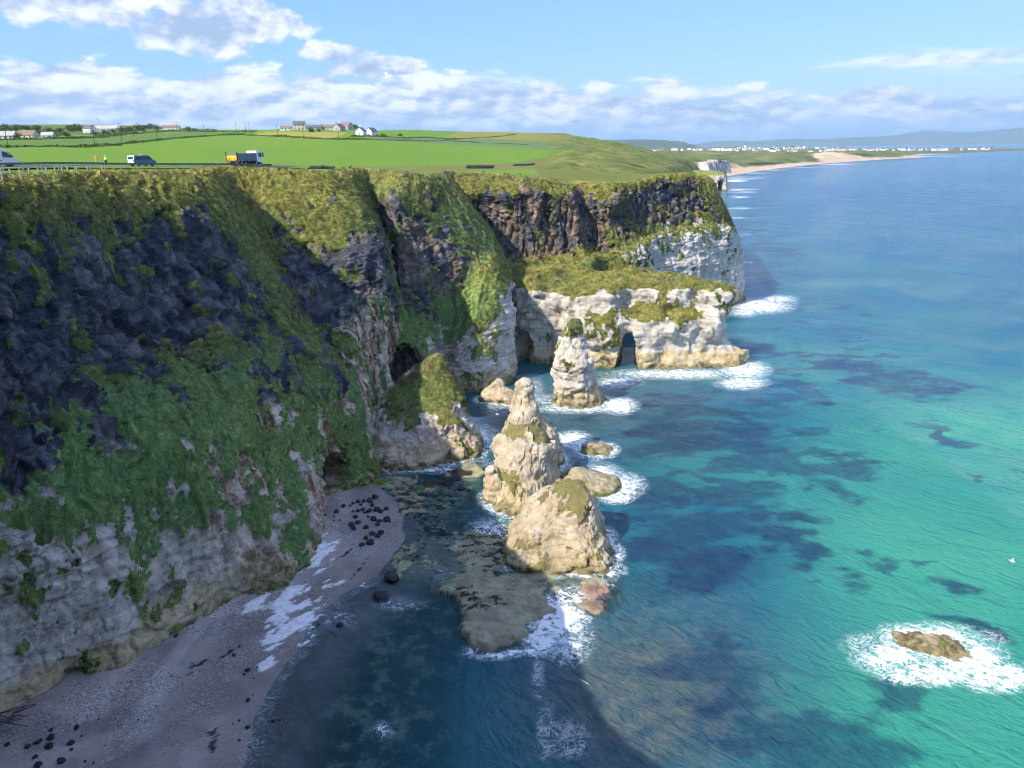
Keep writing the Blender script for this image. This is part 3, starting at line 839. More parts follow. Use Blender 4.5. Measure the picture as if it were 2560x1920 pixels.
STK.append(make_stack('sea_stack', 'tall tan sea stack rising to a narrow rounded spire', 'sea stack',
  [(-2, 3.0, 105.5, 5.8, 13, -14, 2.3), (0.5, 2.7, 105.5, 4.9, 11.8, -14, 2.4), (3, 2.5, 106.4, 4.4, 9.6, -12, 2.4), (6, 2.3, 107.6, 3.9, 7.0, -10, 2.3), (8.0, 2.0, 108.8, 3.0, 5.0, -8, 2.2), (9.4, 1.7, 110, 2.3, 3.2, -5, 2.1), (11, 1.7, 111.3, 1.9, 2.2, 0, 2.1), (12.8, 1.7, 112, 1.5, 1.7, 0, 2.1), (14.0, 1.7, 112.2, 1.0, 1.1, 0, 2)],
  0.18, topgrass(6.3, 8.3, .05, .36, lambda V, N: -0.6 * sstep(V[:, 2], 8.8, 9.6) - 0.3 * (1 - sstep(N[:, 2], 0.25, 0.55))), dict(dirt=0.0, dry=.95, lush=.6, tan=.85), group='chalk sea stacks'))
STK.append(make_stack('sea_stack', 'white jagged chalk sea stack standing before the arch headland', 'sea stack',
  [(-2, 13.4, 143, 6.4, 5.4, 0, 2.6), (0.3, 13.2, 143, 5.6, 4.8, 0, 2.6), (3, 12.5, 143, 4.6, 4.0, 0, 2.8), (7, 12.5, 143, 4.3, 3.6, 0, 2.8), (11, 12.8, 143.2, 3.4, 3.0, 0, 2.6), (14, 13.0, 143.4, 2.2, 2.2, 0, 2.2), (16, 13.0, 143.6, 1.3, 1.4, 0, 2), (17, 13.1, 143.6, .6, .7, 0, 2)],
  0.24, topgrass(12.5, 16, .05, .75, lambda V, N: .35 * np.exp(-((V[:, 0] - 11.0) / 1.6) ** 2 - ((V[:, 2] - 9.5) / 3.5) ** 2)), dict(dirt=.05, dry=.6), group='chalk sea stacks', amp=1.15))
STK.append(make_stack('sea_stack', 'broad pyramid of chalk with a grassy summit joined to the cliff foot', 'sea stack',
  [(-2, -17, 121, 11.5, 12.5, 28, 2.5), (0.6, -17, 121.5, 10.3, 11.6, 28, 2.5), (4, -16.6, 123, 8.9, 9.4, 25, 2.5), (8, -15.6, 125, 6.6, 6.6, 20, 2.3), (11, -14.4, 126.5, 4.1, 4.4, 15, 2.2), (13.2, -13.5, 127.3, 2.1, 2.4, 10, 2), (14.3, -13.3, 127.6, .8, 1.0, 0, 2)],
  0.2, topgrass(5.0, 10.5, .08, .82, lambda V, N: .25 * sstep(V[:, 0], -14, -9) * sstep(V[:, 2], 2, 6)), dict(dirt=.45, dry=.5), group='chalk sea stacks'))
STK.append(make_stack('rock', 'small grey leaning rock beside the tall stack in shade', 'rock',
  [(-1.5, -2.3, 99.5, 2.6, 2.6, 0, 2.4), (0, -2.4, 99.5, 2.1, 2.2, 0, 2.5), (2, -2.7, 99.8, 1.8, 1.8, 0, 2.5), (3.6, -3.0, 100.2, 1.25, 1.3, 0, 2.3), (4.6, -3.3, 100.4, .45, .5, 0, 2)],
  0.16, topgrass(50, 60, .0), dict(dirt=.25), amp=.6))
STK.append(make_stack('rock', 'low yellow rock between the cliff foot and the tall stack', 'rock',
  [(-1.5, -2.6, 145, 5.2, 4, 0, 2.2), (0.3, -2.6, 145, 4.6, 3.5, 0, 2.2), (2, -2.8, 145.3, 3.5, 2.6, 0, 2.2), (3.6, -2.9, 145.6, 1.7, 1.4, 0, 2), (4.4, -2.9, 145.7, .6, .6, 0, 2)],
  0.22, topgrass(50, 60, .0), dict(dirt=.2), amp=.7))
STK.append(make_stack('rock', 'low rough rock ledge at the foot of the tall stack', 'rock',
  [(-1.5, 12.5, 103.5, 5.6, 4.2, -20, 2.2), (.3, 12, 103.6, 4.6, 3.4, -20, 2.2), (1.2, 11, 103.8, 3.4, 2.4, -20, 2.2), (2.0, 10, 104, 1.6, 1.3, -20, 2)],
  0.2, topgrass(50, 60, .0), dict(dirt=.55, moss=.35), amp=.6))
STK.append(make_stack('rock', 'low brown skerry awash in foam right of the tall stack', 'rock',
  [(-1.5, 14.5, 117.5, 3.6, 3.6, 20, 2.2), (0.1, 14.5, 117.4, 3.0, 3.0, 20, 2.2), (.8, 14.4, 117.3, 1.9, 1.9, 20, 2.2), (1.1, 14.4, 117.3, .8, .8, 20, 2)],
  0.2, topgrass(50, 60, .0), dict(dirt=.45), amp=.6))
_rk = PZ(2350, 1625, 0)
STK.append(make_stack('rock', 'brown wave-washed rock ringed by white surf', 'rock',
  [(-1.5, _rk[0], _rk[1] + .2, 5.4, 3.8, -25, 2.2), (0, _rk[0], _rk[1] + .2, 4.5, 2.9, -25, 2.2), (.5, _rk[0] - .2, _rk[1] + .5, 3.3, 1.9, -25, 2.2), (.95, _rk[0] - .4, _rk[1] + .8, 1.5, .7, -25, 2)],
  0.14, topgrass(50, 60, .0), dict(dirt=.8, warm=1), amp=.55, chalk=.62))

# ------------------------------------------------------------------ project to photo pixels (used only to look up what lies where)
def proj(P):
    q = (np.asarray(P, float) - np.array([0, 0, CAMZ])) @ RM
    d = np.maximum(-q[:, 2], 1e-3)
    return 1280 + FPX * q[:, 0] / d, 960 - FPX * q[:, 1] / d
def in_poly(poly, x, y):
    return poly_sd(poly, x, y) < 0
def dist_line(pts, X, Y):
    d = np.full(X.shape, 1e9)
    P = np.asarray(pts, float)
    for a, b in zip(P[:-1], P[1:]):
        e = b - a
        t = np.clip(((X - a[0]) * e[0] + (Y - a[1]) * e[1]) / max(e @ e, 1e-9), 0, 1)
        d = np.minimum(d, np.hypot(X - a[0] - t * e[0], Y - a[1] - t * e[1]))
    return d

# ------------------------------------------------------------------ fields
RIGHT_COAST = [tuple(PY(1766, 440, 272)[:2]), tuple(PY(1762, 440, 330)[:2]), (108, 420), (150, 590), (202, 790), (228, 880), (248, 925), (246, 960), (242, 1000), (262, 1100), (305, 1210), (340, 1300)]
crest_line = [tuple(c) for c in CREST[ts > 5.0][::6]]
LANDPOLY = crest_line + RIGHT_COAST[1:] + [(420, 1700), (-1700, 1700), (-1700, 30)]
FIELD_COLS = {  # photo-space outlines of the fields and their crop colour
 'main': None}
def field_color(px, py, P):
    n = len(px)
    col = np.tile(np.array([0.125, 0.235, 0.03]), (n, 1))
    def put(poly, c):
        m = in_poly(poly, px, py)
        col[m] = c
    put([(-400,300),(640,300),(640,338),(470,344),(300,362),(200,368),(-400,374)], (0.115, 0.21, 0.035))
    put([(-400,353),(60,351),(240,347),(340,335),(480,330),(640,333),(620,337),(460,345),(390,352),(300,362),(190,367),(-400,372)], (0.10, 0.175, 0.045))
    put([(-400,280),(560,280),(540,327),(360,327),(230,338),(0,342),(-400,345)], (0.105, 0.155, 0.045))
    put([(612,336),(700,329),(868,331),(850,342),(800,347),(640,340)], (0.27, 0.265, 0.075))
    put([(868,300),(1170,300),(1150,334),(1110,343),(930,345)], (0.115, 0.225, 0.035))
    put([(930,343),(1110,343),(1330,352),(1490,371),(1470,380),(1330,372),(1180,364),(900,349)], (0.115, 0.185, 0.075))
    put([(1110,343),(1160,325),(1400,325),(1520,352),(1500,371),(1330,352)], (0.20, 0.215, 0.055))
    put([(820,420),(1000,415),(1180,412),(1345,404),(1350,424),(1000,430),(900,436)], (0.15, 0.175, 0.05))
    put([(1300,404),(1420,384),(1540,368),(1620,300),(2000,300),(2000,480),(1340,480),(1340,425)], (0.135, 0.165, 0.045))
    put([(1455,384),(1590,388),(1600,395),(1450,394)], (0.20, 0.225, 0.06))
    return col
def make_land():
    u = np.linspace(-0.95, 0.36, 480)
    Y = np.geomspace(62, 1650, 400)
    U, YY = np.meshgrid(u, Y, indexing='ij')
    X = U * YY
    Z = zland(X, YY).reshape(X.shape)
    dl = poly_sd(LANDPOLY, X, YY)
    dr = dist_line(RIGHT_COAST, X, YY)
    ins = dl < 0
    sd = np.where(ins, -dr, dr)
    P = np.stack([X, YY, Z], -1).reshape(-1, 3)
    Z = Z + 0.5 * (fbm(P, 30, 3)).reshape(X.shape) * sstep(-dl, 6, 50) * 0.6
    rough = sstep(U, 0.02, 0.09) * sstep(YY, 215, 300)
    Z += rough * (3.4 * np.abs(fbm(P + 7, 60, 4)) + 1.6 * np.abs(fbm(P + 3, 14, 3))).reshape(X.shape) * sstep(-sd, 0, 60)
    # coast slope right of the basalt cliff falls to the sea
    near_r = (YY > 268)
    fall = sstep(sd + 4 * fbm(P, 22, 3).reshape(X.shape), -26, 7)
    Z = np.where(near_r & (sd > -60) & (dr < 200), Z * (1 - fall) - 3 * fall, Z)
    keep = np.where(near_r & (dr < 60), sd < 12, dl < -0.2)
    F = grid_faces(len(u), len(Y))[:, ::-1]
    k = keep.ravel()
    F = F[k[F].all(1)]
    P[:, 2] = Z.ravel()
    px, py = proj(P)
    col = field_color(px, py, P)
    used = np.zeros(len(P), bool)
    used[F.ravel()] = True
    remap = np.cumsum(used) - 1
    slope = (fall * near_r).ravel()
    steep = np.gradient(Z, axis=1) / np.gradient(YY, axis=1)
    ck = np.clip(sstep(sd, -9, -1) * near_r * (YY > 700), 0, 1).ravel()
    o = mesh_np('fields', P[used], remap[F], None, dict(chalk=ck[used], rough=np.clip(rough.ravel() + slope, 0, 1)[used]))
    a = o.data.attributes.new('tint', 'FLOAT_COLOR', 'POINT')
    a.data.foreach_set('color', np.c_[col, np.ones(len(col))][used].astype(np.float32).ravel())
    m, g = material('field_grass')
    p = g.pos()
    t = g.attr('tint', 'Color')
    n1 = g.noise(p, 0.05, 5, 0.6)
    n2 = g.noise(p, 0.9, 4, 0.7)
    t = g.mix(g.ss(n1, 0.35, 0.7, 0, 0.75), t, g.mix(1.0, t, (1.25, 1.05, 0.8), 'MULTIPLY'))
    t = g.mix(g.ss(n2, 0.45, 0.75, 0, 0.7), t, g.mix(1.0, t, (0.62, 0.7, 0.6), 'MULTIPLY'))
    rg = g.ramp(g.noise(p, 0.055, 7, 0.74), [(0.34, (0.03, 0.055, 0.016)), (0.46, (0.09, 0.13, 0.032)), (0.56, (0.17, 0.18, 0.05)), (0.68, (0.28, 0.23, 0.11))])
    t = g.mix(g.m('MULTIPLY', g.attr('rough'), 0.8), t, rg)
    t = g.mix(g.attr('chalk'), t, (0.5, 0.47, 0.42))
    g.out(g.bsdf(t, 0.95, g.bump(g.noise(p, 0.8, 5, 0.7), 0.7, 0.5), 0.1))
    o.data.materials.append(m)
    return tag(o, kind='structure')
make_land()

# ------------------------------------------------------------------ far shore: white cliffs, beach, dunes, town ground
SHORE = [tuple(PZ(x, y, 0)[:2]) for x, y in [(1795,444),(1838,437),(1905,426),(1965,418.5),(2060,408.5),(2200,399),(2300,393.5),(2340,391)]]
BACK = [tuple(PZ(x, y, 0)[:2]) for x, y in [(2285,388.5),(2235,386.5),(2290,384.5),(2400,381.5),(2470,379),(2560,376.5),(2660,374)]]
FARPOLY = SHORE + BACK + [(4300, 5200), (2500, 5500), (1500, 6200), (-800, 6400), (-800, 1250), (260, 1215)]
def zfar(X, Y):
    sh = X.shape
    d = -poly_sd(FARPOLY, X, Y)
    P = np.stack([X, Y, 0 * X], -1).reshape(-1, 3)
    n = fbm(P, 90, 4).reshape(sh)
    n2 = fbm(P + 50, 330, 3).reshape(sh)
    ds = dist_line(SHORE, X, Y)
    back = sstep(Y, 2900, 3600)
    cl = 1 - sstep(np.abs(X - 318 - 0.20 * (Y - 1230)) , 60, 85)          # chalk stretch at the near end of the beach
    cl = cl * (Y < 1420)
    dune = 2.6 * sstep(d, 0, 45) + (15 + 7 * n) * sstep(d + 14 * n, 40, 130 - 75 * cl)
    cliffz = 2.0 * sstep(d, 0, 18) + (21 + 2.5 * n) * sstep(d + 9 * np.abs(fbm(P + 9, 38, 2).reshape(sh)), 20, 30)
    z = dune * (1 - cl) + cliffz * cl
    z += (6 * n2 + 4 * n) * sstep(d, 120, 400) * (1 - 0.5 * back)
    town = back * (4 + 24 * sstep(d, 30, 900) * (1 - sstep(X, 1700, 3000) * 0.55))
    z = np.where(d > 0, z * (1 - back) + town + 0 * z, -4.0 * sstep(-d, 0, 30))
    return z, d, ds, cl, back
def make_far():
    u = np.linspace(-0.1, 0.86, 520)
    Y = np.geomspace(1120, 6400, 300)
    U, YY = np.meshgrid(u, Y, indexing='ij')
    X = U * YY
    Z, d, ds, cl, back = zfar(X, YY)
    P = np.stack([X, YY, Z], -1).reshape(-1, 3)
    keep = (d > -40).ravel()
    F = grid_faces(len(u), len(Y))[:, ::-1]
    F = F[keep[F].all(1)]
    px, py = proj(P)
    n = fbm(P, 70, 3)
    sand = (1 - sstep(d.ravel() + 20 * n, 38, 62)) * (1 - back.ravel())
    slip = np.exp(-(((px - 2085) / 55) ** 2 + ((py - 392) / 12) ** 2)) * 1.4 + 0.5 * np.exp(-(((px - 2200) / 70) ** 2 + ((py - 396) / 5) ** 2))
    sand = np.clip(sand + (slip + 0.25 * n > 0.55) * (d.ravel() < 260), 0, 1)
    chalk = (cl * sstep(d, 8, 16) * (1 - sstep(d, 30, 38))).ravel()
    scrub = sstep(np.exp(-(((px - 1925) / 75) ** 2 + ((py - 411) / 7) ** 2)) + 0.3 * n, 0.35, 0.6)
    scrub = np.maximum(scrub, sstep(np.exp(-(((px - 2150) / 40) ** 2 + ((py - 388) / 5) ** 2)) + 0.3 * n, 0.4, 0.6) * 0.8)
    o = mesh_np('dunes', P, F, None, dict(sand=sand, chalk=chalk, scrub=scrub))
    m, g = material('dune_grass_and_sand')
    p = g.pos()
    gc = g.ramp(g.noise(p, 0.012, 6, 0.65), [(0.3, (0.06, 0.095, 0.03)), (0.5, (0.125, 0.15, 0.045)), (0.7, (0.20, 0.19, 0.075))])
    gc = g.mix(g.attr('scrub'), gc, (0.035, 0.055, 0.028))
    gc = g.mix(g.attr('sand'), gc, g.ramp(g.noise(p, 0.02, 4), [(0.3, (0.44, 0.33, 0.22)), (0.7, (0.58, 0.46, 0.33))]))
    ck = g.ramp(g.noise(g.mapv(p, (1, 1, 0.25)), 0.09, 5, 0.7), [(0.40, (0.10, 0.10, 0.07)), (0.5, (0.5, 0.46, 0.4)), (0.7, (0.72, 0.69, 0.63))])
    gc = g.mix(g.attr('chalk'), gc, ck)
    g.out(g.bsdf(gc, 0.95, g.bump(g.noise(p, 0.06, 5, 0.7), 0.6, 6.0), 0.1))
    o.data.materials.append(m)
    tag(o, kind='structure')
make_far()

# far hills across the water
def make_hill(name, pts, Y, depth, mat):
    """pts: photo outline (x, y); a ridge with that skyline at distance Y"""
    px = np.array([p[0] for p in pts], float)
    py = np.array([p[1] for p in pts], float)
    xs = np.linspace(px[0], px[-1], 260)
    top = np.interp(xs, px, py)
    W_ = np.array([PY(a, b, Y) for a, b in zip(xs, top)])
    h = np.maximum(W_[:, 2], 1)
    v = np.linspace(0, 1, 40)
    prof = np.sin(np.clip(v, 0, .5) * math.pi) ** 0.8 * (v <= .5) + np.cos((v - .5) * math.pi) * (v > .5)
    P = np.zeros((len(xs), len(v), 3))
    for j, vv in enumerate(v):
        yy = Y + (vv - 0.5) * depth
        P[:, j, 0] = W_[:, 0]
        P[:, j, 1] = yy
        P[:, j, 2] = h * prof[j]
    V = P.reshape(-1, 3)
    V[:, 2] += h.max() * 0.07 * fbm(V, depth * 0.16, 4) * np.tile(np.sin(v * math.pi), len(xs)) * np.repeat(h / h.max(), len(v))
    V[:, 2] -= 2
    o = mesh_np(name, V, grid_faces(len(xs), len(v))[:, ::-1], mat)
    return tag(o, kind='structure')
hm, g = material('far_hillside')
p = g.pos()
g.out(g.bsdf(g.ramp(g.noise(p, 0.0006, 6, 0.65), [(0.3, (0.05, 0.08, 0.04)), (0.55, (0.10, 0.13, 0.055)), (0.7, (0.16, 0.16, 0.09))]), 1.0, spec=0.05))
make_hill('hills', [(1380,371),(1500,351),(1560,349),(1600,348),(1650,350),(1690,354),(1706,360),(1716,369),(1722,374)], 9000, 2500, hm)
make_hill('hills', [(1690,372),(1730,364),(1790,353),(1830,351),(1870,355),(1915,350),(1950,348),(1990,346),(2030,349),(2080,346),(2150,342),(2230,340),(2290,333),(2330,329),(2370,333),(2410,335),(2440,331),(2480,327),(2520,322),(2560,320),(2620,318),(2800,322),(3000,335)], 24000, 7000, hm)
make_hill('hills', [(1980,362),(2060,349),(2150,346),(2240,338),(2320,326),(2350,328),(2420,334),(2500,325),(2580,322),(2700,330)], 34000, 6000, hm)

# ------------------------------------------------------------------ beach, rock platform
WATERLINE = [tuple(PZ(x, y, 0)[:2]) for x, y in [(560,2050),(610,1920),(655,1780),(690,1690),(745,1610),(800,1545),(850,1500),(905,1462),(945,1430),(985,1385),(1010,1345)]]
BEACHPOLY = WATERLINE + [tuple(PZ(x, y, 0)[:2]) for x, y in [(1010,1290),(960,1230),(900,1160),(830,1100)]] + [(-45, 118), (-75, 110), (-75, 30)]
def zbeach(X, Y):
    d = -poly_sd(BEACHPOLY, X, Y)
    P = np.stack([X, Y, 0 * X], -1).reshape(-1, 3)
    n = fbm(P, 9, 3).reshape(X.shape)
    z = np.where(d > 0, 0.10 * d ** 0.92, 0.105 * d)
    z = np.maximum(z, -3.2 + 0.8 * n)
    z = np.minimum(z, 3.4 + 0.3 * n)
    return z + 0.10 * n + 0.03 * fbm(P + 4, 1.6, 2).reshape(X.shape), d
PLATPX = [(880,1275),(925,1205),(1000,1185),(1100,1190),(1175,1150),(1222,1180),(1200,1250),(1150,1275),(1130,1320),(1210,1335),(1250,1320),(1300,1290),(1490,1330),(1530,1390),(1548,1500),(1500,1535),(1410,1525),(1350,1590),(1305,1612),(1230,1628),(1170,1610),(1138,1560),(1128,1500),(1050,1478),(1000,1458),(960,1420),(985,1380),(940,1330)]
PLATPOLY = [tuple(PZ(x, y, 0)[:2]) for x, y in PLATPX]
def zplat(X, Y):
    d = -poly_sd(PLATPOLY, X, Y)
    P = np.stack([X, Y, 0 * X], -1).reshape(-1, 3)
    n = fbm(P, 5, 4).reshape(X.shape)
    n2 = fbm(P + 30, 1.3, 3).reshape(X.shape)
    tx, ty = PZ(1245, 1530, 0)[:2]
    ton = np.exp(-(((X - tx) / 5.5) ** 2 + ((Y - ty) / 7.5) ** 2))
    top = -0.06 + 0.34 * n + 1.0 * ton + 0.55 * np.exp(-(((X - 7) / 7) ** 2 + ((Y - 82) / 4) ** 2)) + 0.5 * np.exp(-(((X + 15) / 6) ** 2 + ((Y - 108) / 4) ** 2))
    r, e = worley(np.c_[P[:, 0], P[:, 1], 0 * P[:, 0]], (2.2, 1.4, 1))
    top = top + 0.14 * (r.reshape(X.shape) - 0.5) - 0.12 * (1 - sstep(e.reshape(X.shape), 0, .1)) + 0.10 * n2
    edge = sstep(d + 1.5 * n + 0.4 * n2 - .3, -0.6, 1.2)
    return np.where(d > -2.5, -2.6 + (top + 2.6) * edge, -3.0), d, n, n2
def make_shore():
    x = np.arange(-58, 8, 0.25)
    y = np.arange(38, 126, 0.27)
    X, Y = np.meshgrid(x, y, indexing='ij')
    Z, d = zbeach(X, Y)
    P = np.stack([X, Y, Z], -1).reshape(-1, 3)
    px, py = proj(P)
    # white chalk pavement showing through the sand near the cliff foot
    q = np.c_[P[:, 0], P[:, 1], 0 * P[:, 0]]
    rot = np.c_[q[:, 0] * .8 - q[:, 1] * .6, q[:, 0] * .6 + q[:, 1] * .8, q[:, 2]]
    def el(cx, cy, rx, ry, a):
        a = math.radians(a)
        u_, v_ = px - cx, py - cy
        u2, v2 = u_ * math.cos(a) + v_ * math.sin(a), -u_ * math.sin(a) + v_ * math.cos(a)
        return 1.25 - np.sqrt((u2 / rx) ** 2 + (v2 / ry) ** 2)
    pv = np.maximum.reduce([el(735,1565,78,38,-40), el(752,1475,62,18,-28), el(820,1462,30,12,-15), el(672,1662,24,13,-35), el(700,1540,30,15,-60), el(905,1467,16,7,0), el(650,1500,40,22,-50), el(795,1395,34,52,20), el(720,1480,50,14,-30)])
    pv = pv + 0.85 * fbm(rot, (0.9, 2.6, 1), 5, .7) - 0.32
    pave = sstep(pv, 0.25, 0.42)
    P[:, 2] += 0.10 * pave
    wet = 1 - sstep(d.ravel() + 1.2 * fbm(P, 6, 2), 1.5, 9.0)
    weed = np.maximum.reduce([el(500,1660,70,10,-30), el(420,1690,30,10,-20), el(560,1640,40,6,-35), el(900,1420,60,4,-50), el(530,1850,16,60,5), el(870,1380,30,4,-35)])
    weed = sstep(weed + 0.9 * fbm(P, (.8, .8, 1), 3, .7), 0.75, 0.95)
    o = mesh_np('beach', P, grid_faces(len(x), len(y)), None, dict(pave=pave, wet=wet, weed=weed, band=np.clip(.5 + .5 * np.sin(d.ravel() * .75 + 2.2 * fbm(P, 8, 3)) + .35 * fbm(P + 3, 3, 3), 0, 1), deep=sstep(-Z.ravel(), 0, 2.5)))
    m, g = material('beach_sand_and_shingle')
    p = g.pos()
    n = g.noise(p, 0.16, 4, 0.6)
    c = g.ramp(n, [(0.35, (0.20, 0.18, 0.175)), (0.5, (0.27, 0.24, 0.23)), (0.65, (0.34, 0.295, 0.275))])
    speck = g.vor(p, 7.0, 'F1', 1)
    sp = g.sep(speck)[0]
    sand_in = g.ss(g.noise(p, 0.09, 3), 0.4, 0.58)
    c = g.mix(g.m('MULTIPLY', g.ss(sp, 0.80, 0.9, 0, 0.6), sand_in), c, (0.50, 0.47, 0.45))
    c = g.mix(g.m('MULTIPLY', g.ss(sp, 0.22, 0.12, 0, 0.65), sand_in), c, (0.07, 0.07, 0.075))
    bd = g.ss(g.attr('band'), .3, .7)
    c = g.mix(g.m('MULTIPLY', bd, .55), c, g.mix(1.0, c, (1.5, 1.5, 1.52), 'MULTIPLY'))
    c = g.mix(g.m('MULTIPLY', g.attr('wet'), 0.5), c, (0.13, 0.105, 0.085))
    sea_floor = g.ramp(g.noise(p, 0.45, 5, 0.7), [(0.42, (0.012, 0.018, 0.012)), (0.52, (0.05, 0.06, 0.04)), (0.62, (0.22, 0.25, 0.17))])
    c = g.mix(g.ss(g.attr('deep'), 0.02, 0.35), c, sea_floor)
    c = g.mix(g.attr('pave'), c, g.ramp(g.noise(p, 1.5, 5), [(0.3, (0.55, 0.55, 0.55)), (0.6, (0.78, 0.78, 0.78))]))
    c = g.mix(g.attr('weed'), c, (0.018, 0.016, 0.014))
    g.out(g.bsdf(c, g.m('SUBTRACT', 0.9, g.m('MULTIPLY', g.attr('wet'), 0.35)), g.bump(g.noise(p, 5.0, 5, 0.75), 0.6, 0.06), 0.3))
    o.data.materials.append(m)
    tag(o, kind='structure')
    # platform
    x = np.arange(-30, 24, 0.17)
    y = np.arange(62, 126, 0.2)
    X, Y = np.meshgrid(x, y, indexing='ij')
    Z, d, n, n2 = zplat(X, Y)
    zb, _ = zbeach(X, Y)
    keep = ((d > -2.2) & (Z > zb - 0.6)).ravel()
    P = np.stack([X, Y, Z], -1).reshape(-1, 3)
    F = grid_faces(len(x), len(y))
    F = F[keep[F].all(1)]
    px, py = proj(P)
    def el2(cx, cy, rx, ry):
        return 1.1 - np.sqrt(((px - cx) / rx) ** 2 + ((py - cy) / ry) ** 2)
    wd = np.maximum.reduce([el2(1040,1260,120,55), el2(1090,1330,130,40), el2(1240,1400,50,50), el2(1160,1480,90,22), el2(1000,1310,50,60), el2(1250,1370,30,60), el2(1190,1500,60,20), el2(1230,1360,90,16)])
    weed = sstep(wd * 0.55 + 0.75 * fbm(P, (1.0, 0.6, 1), 4, .7), 0.42, 0.62)
    dark = sstep(np.maximum(el2(1110,1205,75,22), el2(1150,1180,50,14)) + .3 * fbm(P, 1.5, 2), .3, .6)
    moss = np.clip(np.maximum(el2(945,1200,60,26), 0.75 * el2(1040,1225,70,18)) * 1.3, 0, 1) * sstep(fbm(P, 1.6, 3), -.5, .2)
    pink = np.clip(el2(1500,1490,80,50), 0, 1)
    used = np.zeros(len(P), bool)
    used[F.ravel()] = True
    rm = np.cumsum(used) - 1
    o = mesh_np('rock_platform', P[used], rm[F], None, {k: v[used] for k, v in dict(weed=np.clip(weed + dark, 0, 1), moss=moss, pink=pink).items()})
    m, g = material('wave_cut_platform')
    p = g.pos()
    z = g.sep(p)[2]
    n = g.noise(p, 0.6, 6, 0.65)
    c = g.ramp(n, [(0.3, (0.15, 0.135, 0.085)), (0.5, (0.26, 0.235, 0.15)), (0.68, (0.38, 0.345, 0.235))])
    c = g.mix(g.ss(g.noise(p, 0.25, 4), 0.5, 0.62, 0, 0.6), c, (0.38, 0.40, 0.22))
    c = g.mix(g.attr('pink'), c, g.ramp(n, [(0.3, (0.12, 0.05, 0.04)), (0.7, (0.42, 0.27, 0.2))]))
    c = g.mix(g.attr('moss'), c, g.ramp(n, [(0.3, (0.03, 0.07, 0.005)), (0.7, (0.14, 0.24, 0.015))]))
    c = g.mix(g.attr('weed'), c, g.ramp(g.noise(p, 2.0, 3), [(0.3, (0.010, 0.010, 0.008)), (0.7, (0.055, 0.045, 0.025))]))
    g.out(g.bsdf(c, 0.7, g.bump(g.noise(p, 2.2, 6, 0.72), 0.8, 0.25), 0.3))
    o.data.materials.append(m)
    tag(o, kind='structure')
make_shore()

# ------------------------------------------------------------------ sea
REEFS_AND_SHADE = [(2190,937,225,38,11),(2110,900,120,22,5),(1950,978,80,30,10),(1905,885,100,24,5),(2342,1086,105,15,8),(2033,774,65,10,4),(1995,804,28,7,0),(2125,845,48,9,4),(1890,1075,130,50,12),
 (2060,1165,110,36,12),(2087,1232,115,30,12),(1876,1150,90,40,0),(1850,1235,110,48,10),(2413,1208,38,11,5),(2532,1181,45,9,5),(1998,1355,130,42,14),(2173,1374,80,22,14),(2430,1470,95,30,12),
 (2338,1404,36,11,0),(2234,1439,55,22,20),(2110,1460,62,26,10),(2440,1570,95,20,25),(2000,1850,280,100,8),(1760,1640,170,50,10),(1930,690,80,22,0),(1880,740,70,14,0),  # last two patches paint the right-hand cliff's shadow into the water colour
 (1700,1080,150,70,15),(1640,1250,120,60,10),(1700,1400,160,70,10),(1900,620,60,40,20),(1865,560,40,60,10),(2300,1750,60,30,0)]
FOAM = [(1432,1100,44,20,1.0),(1478,1130,46,26,.55),(1500,1195,56,34,.8),(1560,1215,50,30,.75),(1545,1245,36,14,.9),(1548,1014,44,20,1.0),(1430,1022,100,12,.7),(1360,1000,40,14,.5),(1540,955,60,14,.6),(1690,935,160,13,.8),
 (1860,925,60,22,.9),(1855,958,60,16,.8),(1900,765,75,18,.9),(1945,748,45,10,.7),(1860,780,40,12,.7),(1388,1540,75,55,1.1),(1350,1600,46,34,.9),(1430,1490,70,30,.7),(1420,1600,60,60,.5),(1524,1400,24,56,.95),(1500,1465,40,20,.6),
 (1310,1632,56,10,.9),(1235,1640,60,9,.8),(1175,1625,30,12,.6),(2320,1590,120,30,.8),(2240,1645,95,38,.85),(2330,1690,115,24,.9),(2440,1650,70,42,1.0),(2500,1695,85,34,.9),(2430,1600,80,24,.5),(2160,1610,60,30,.35),
 (1180,1095,60,34,.8),(1130,1130,60,30,.7),(1090,1175,60,10,.8),(1150,1160,70,22,.55),(1220,1330,60,30,.7),(1100,1430,60,20,.35),(1150,1360,80,20,.3),(955,1825,34,26,.5),(1345,1700,16,60,.33),(1365,1830,24,80,.30),(1420,1850,60,50,.28),
 (1000,1510,70,22,.45),(850,1550,60,30,.4),(1470,1330,20,50,.4),(1240,1010,40,30,.3),(1330,980,30,40,.4)]
FARFOAM = [(1846,446,46,2.2),(1870,441,26,1.6),(1900,433,34,1.6),(1950,425,36,1.6),(2010,418.5,34,1.4),(2090,410,30,1.2),(1838,452,30,2.0),(1850,474,30,2.4),(1862,480,34,2.0),(1845,492,24,2.0),(1850,520,26,2.2),(1842,545,30,2.5),(1868,538,16,1.6),(1862,585,22,2.5),(1868,655,26,3.0),(1870,695,22,3.0),(2290,385.5,50,1.6),(2350,390,40,2.0),(2320,381,90,1.0),(2500,377,60,1.0)]
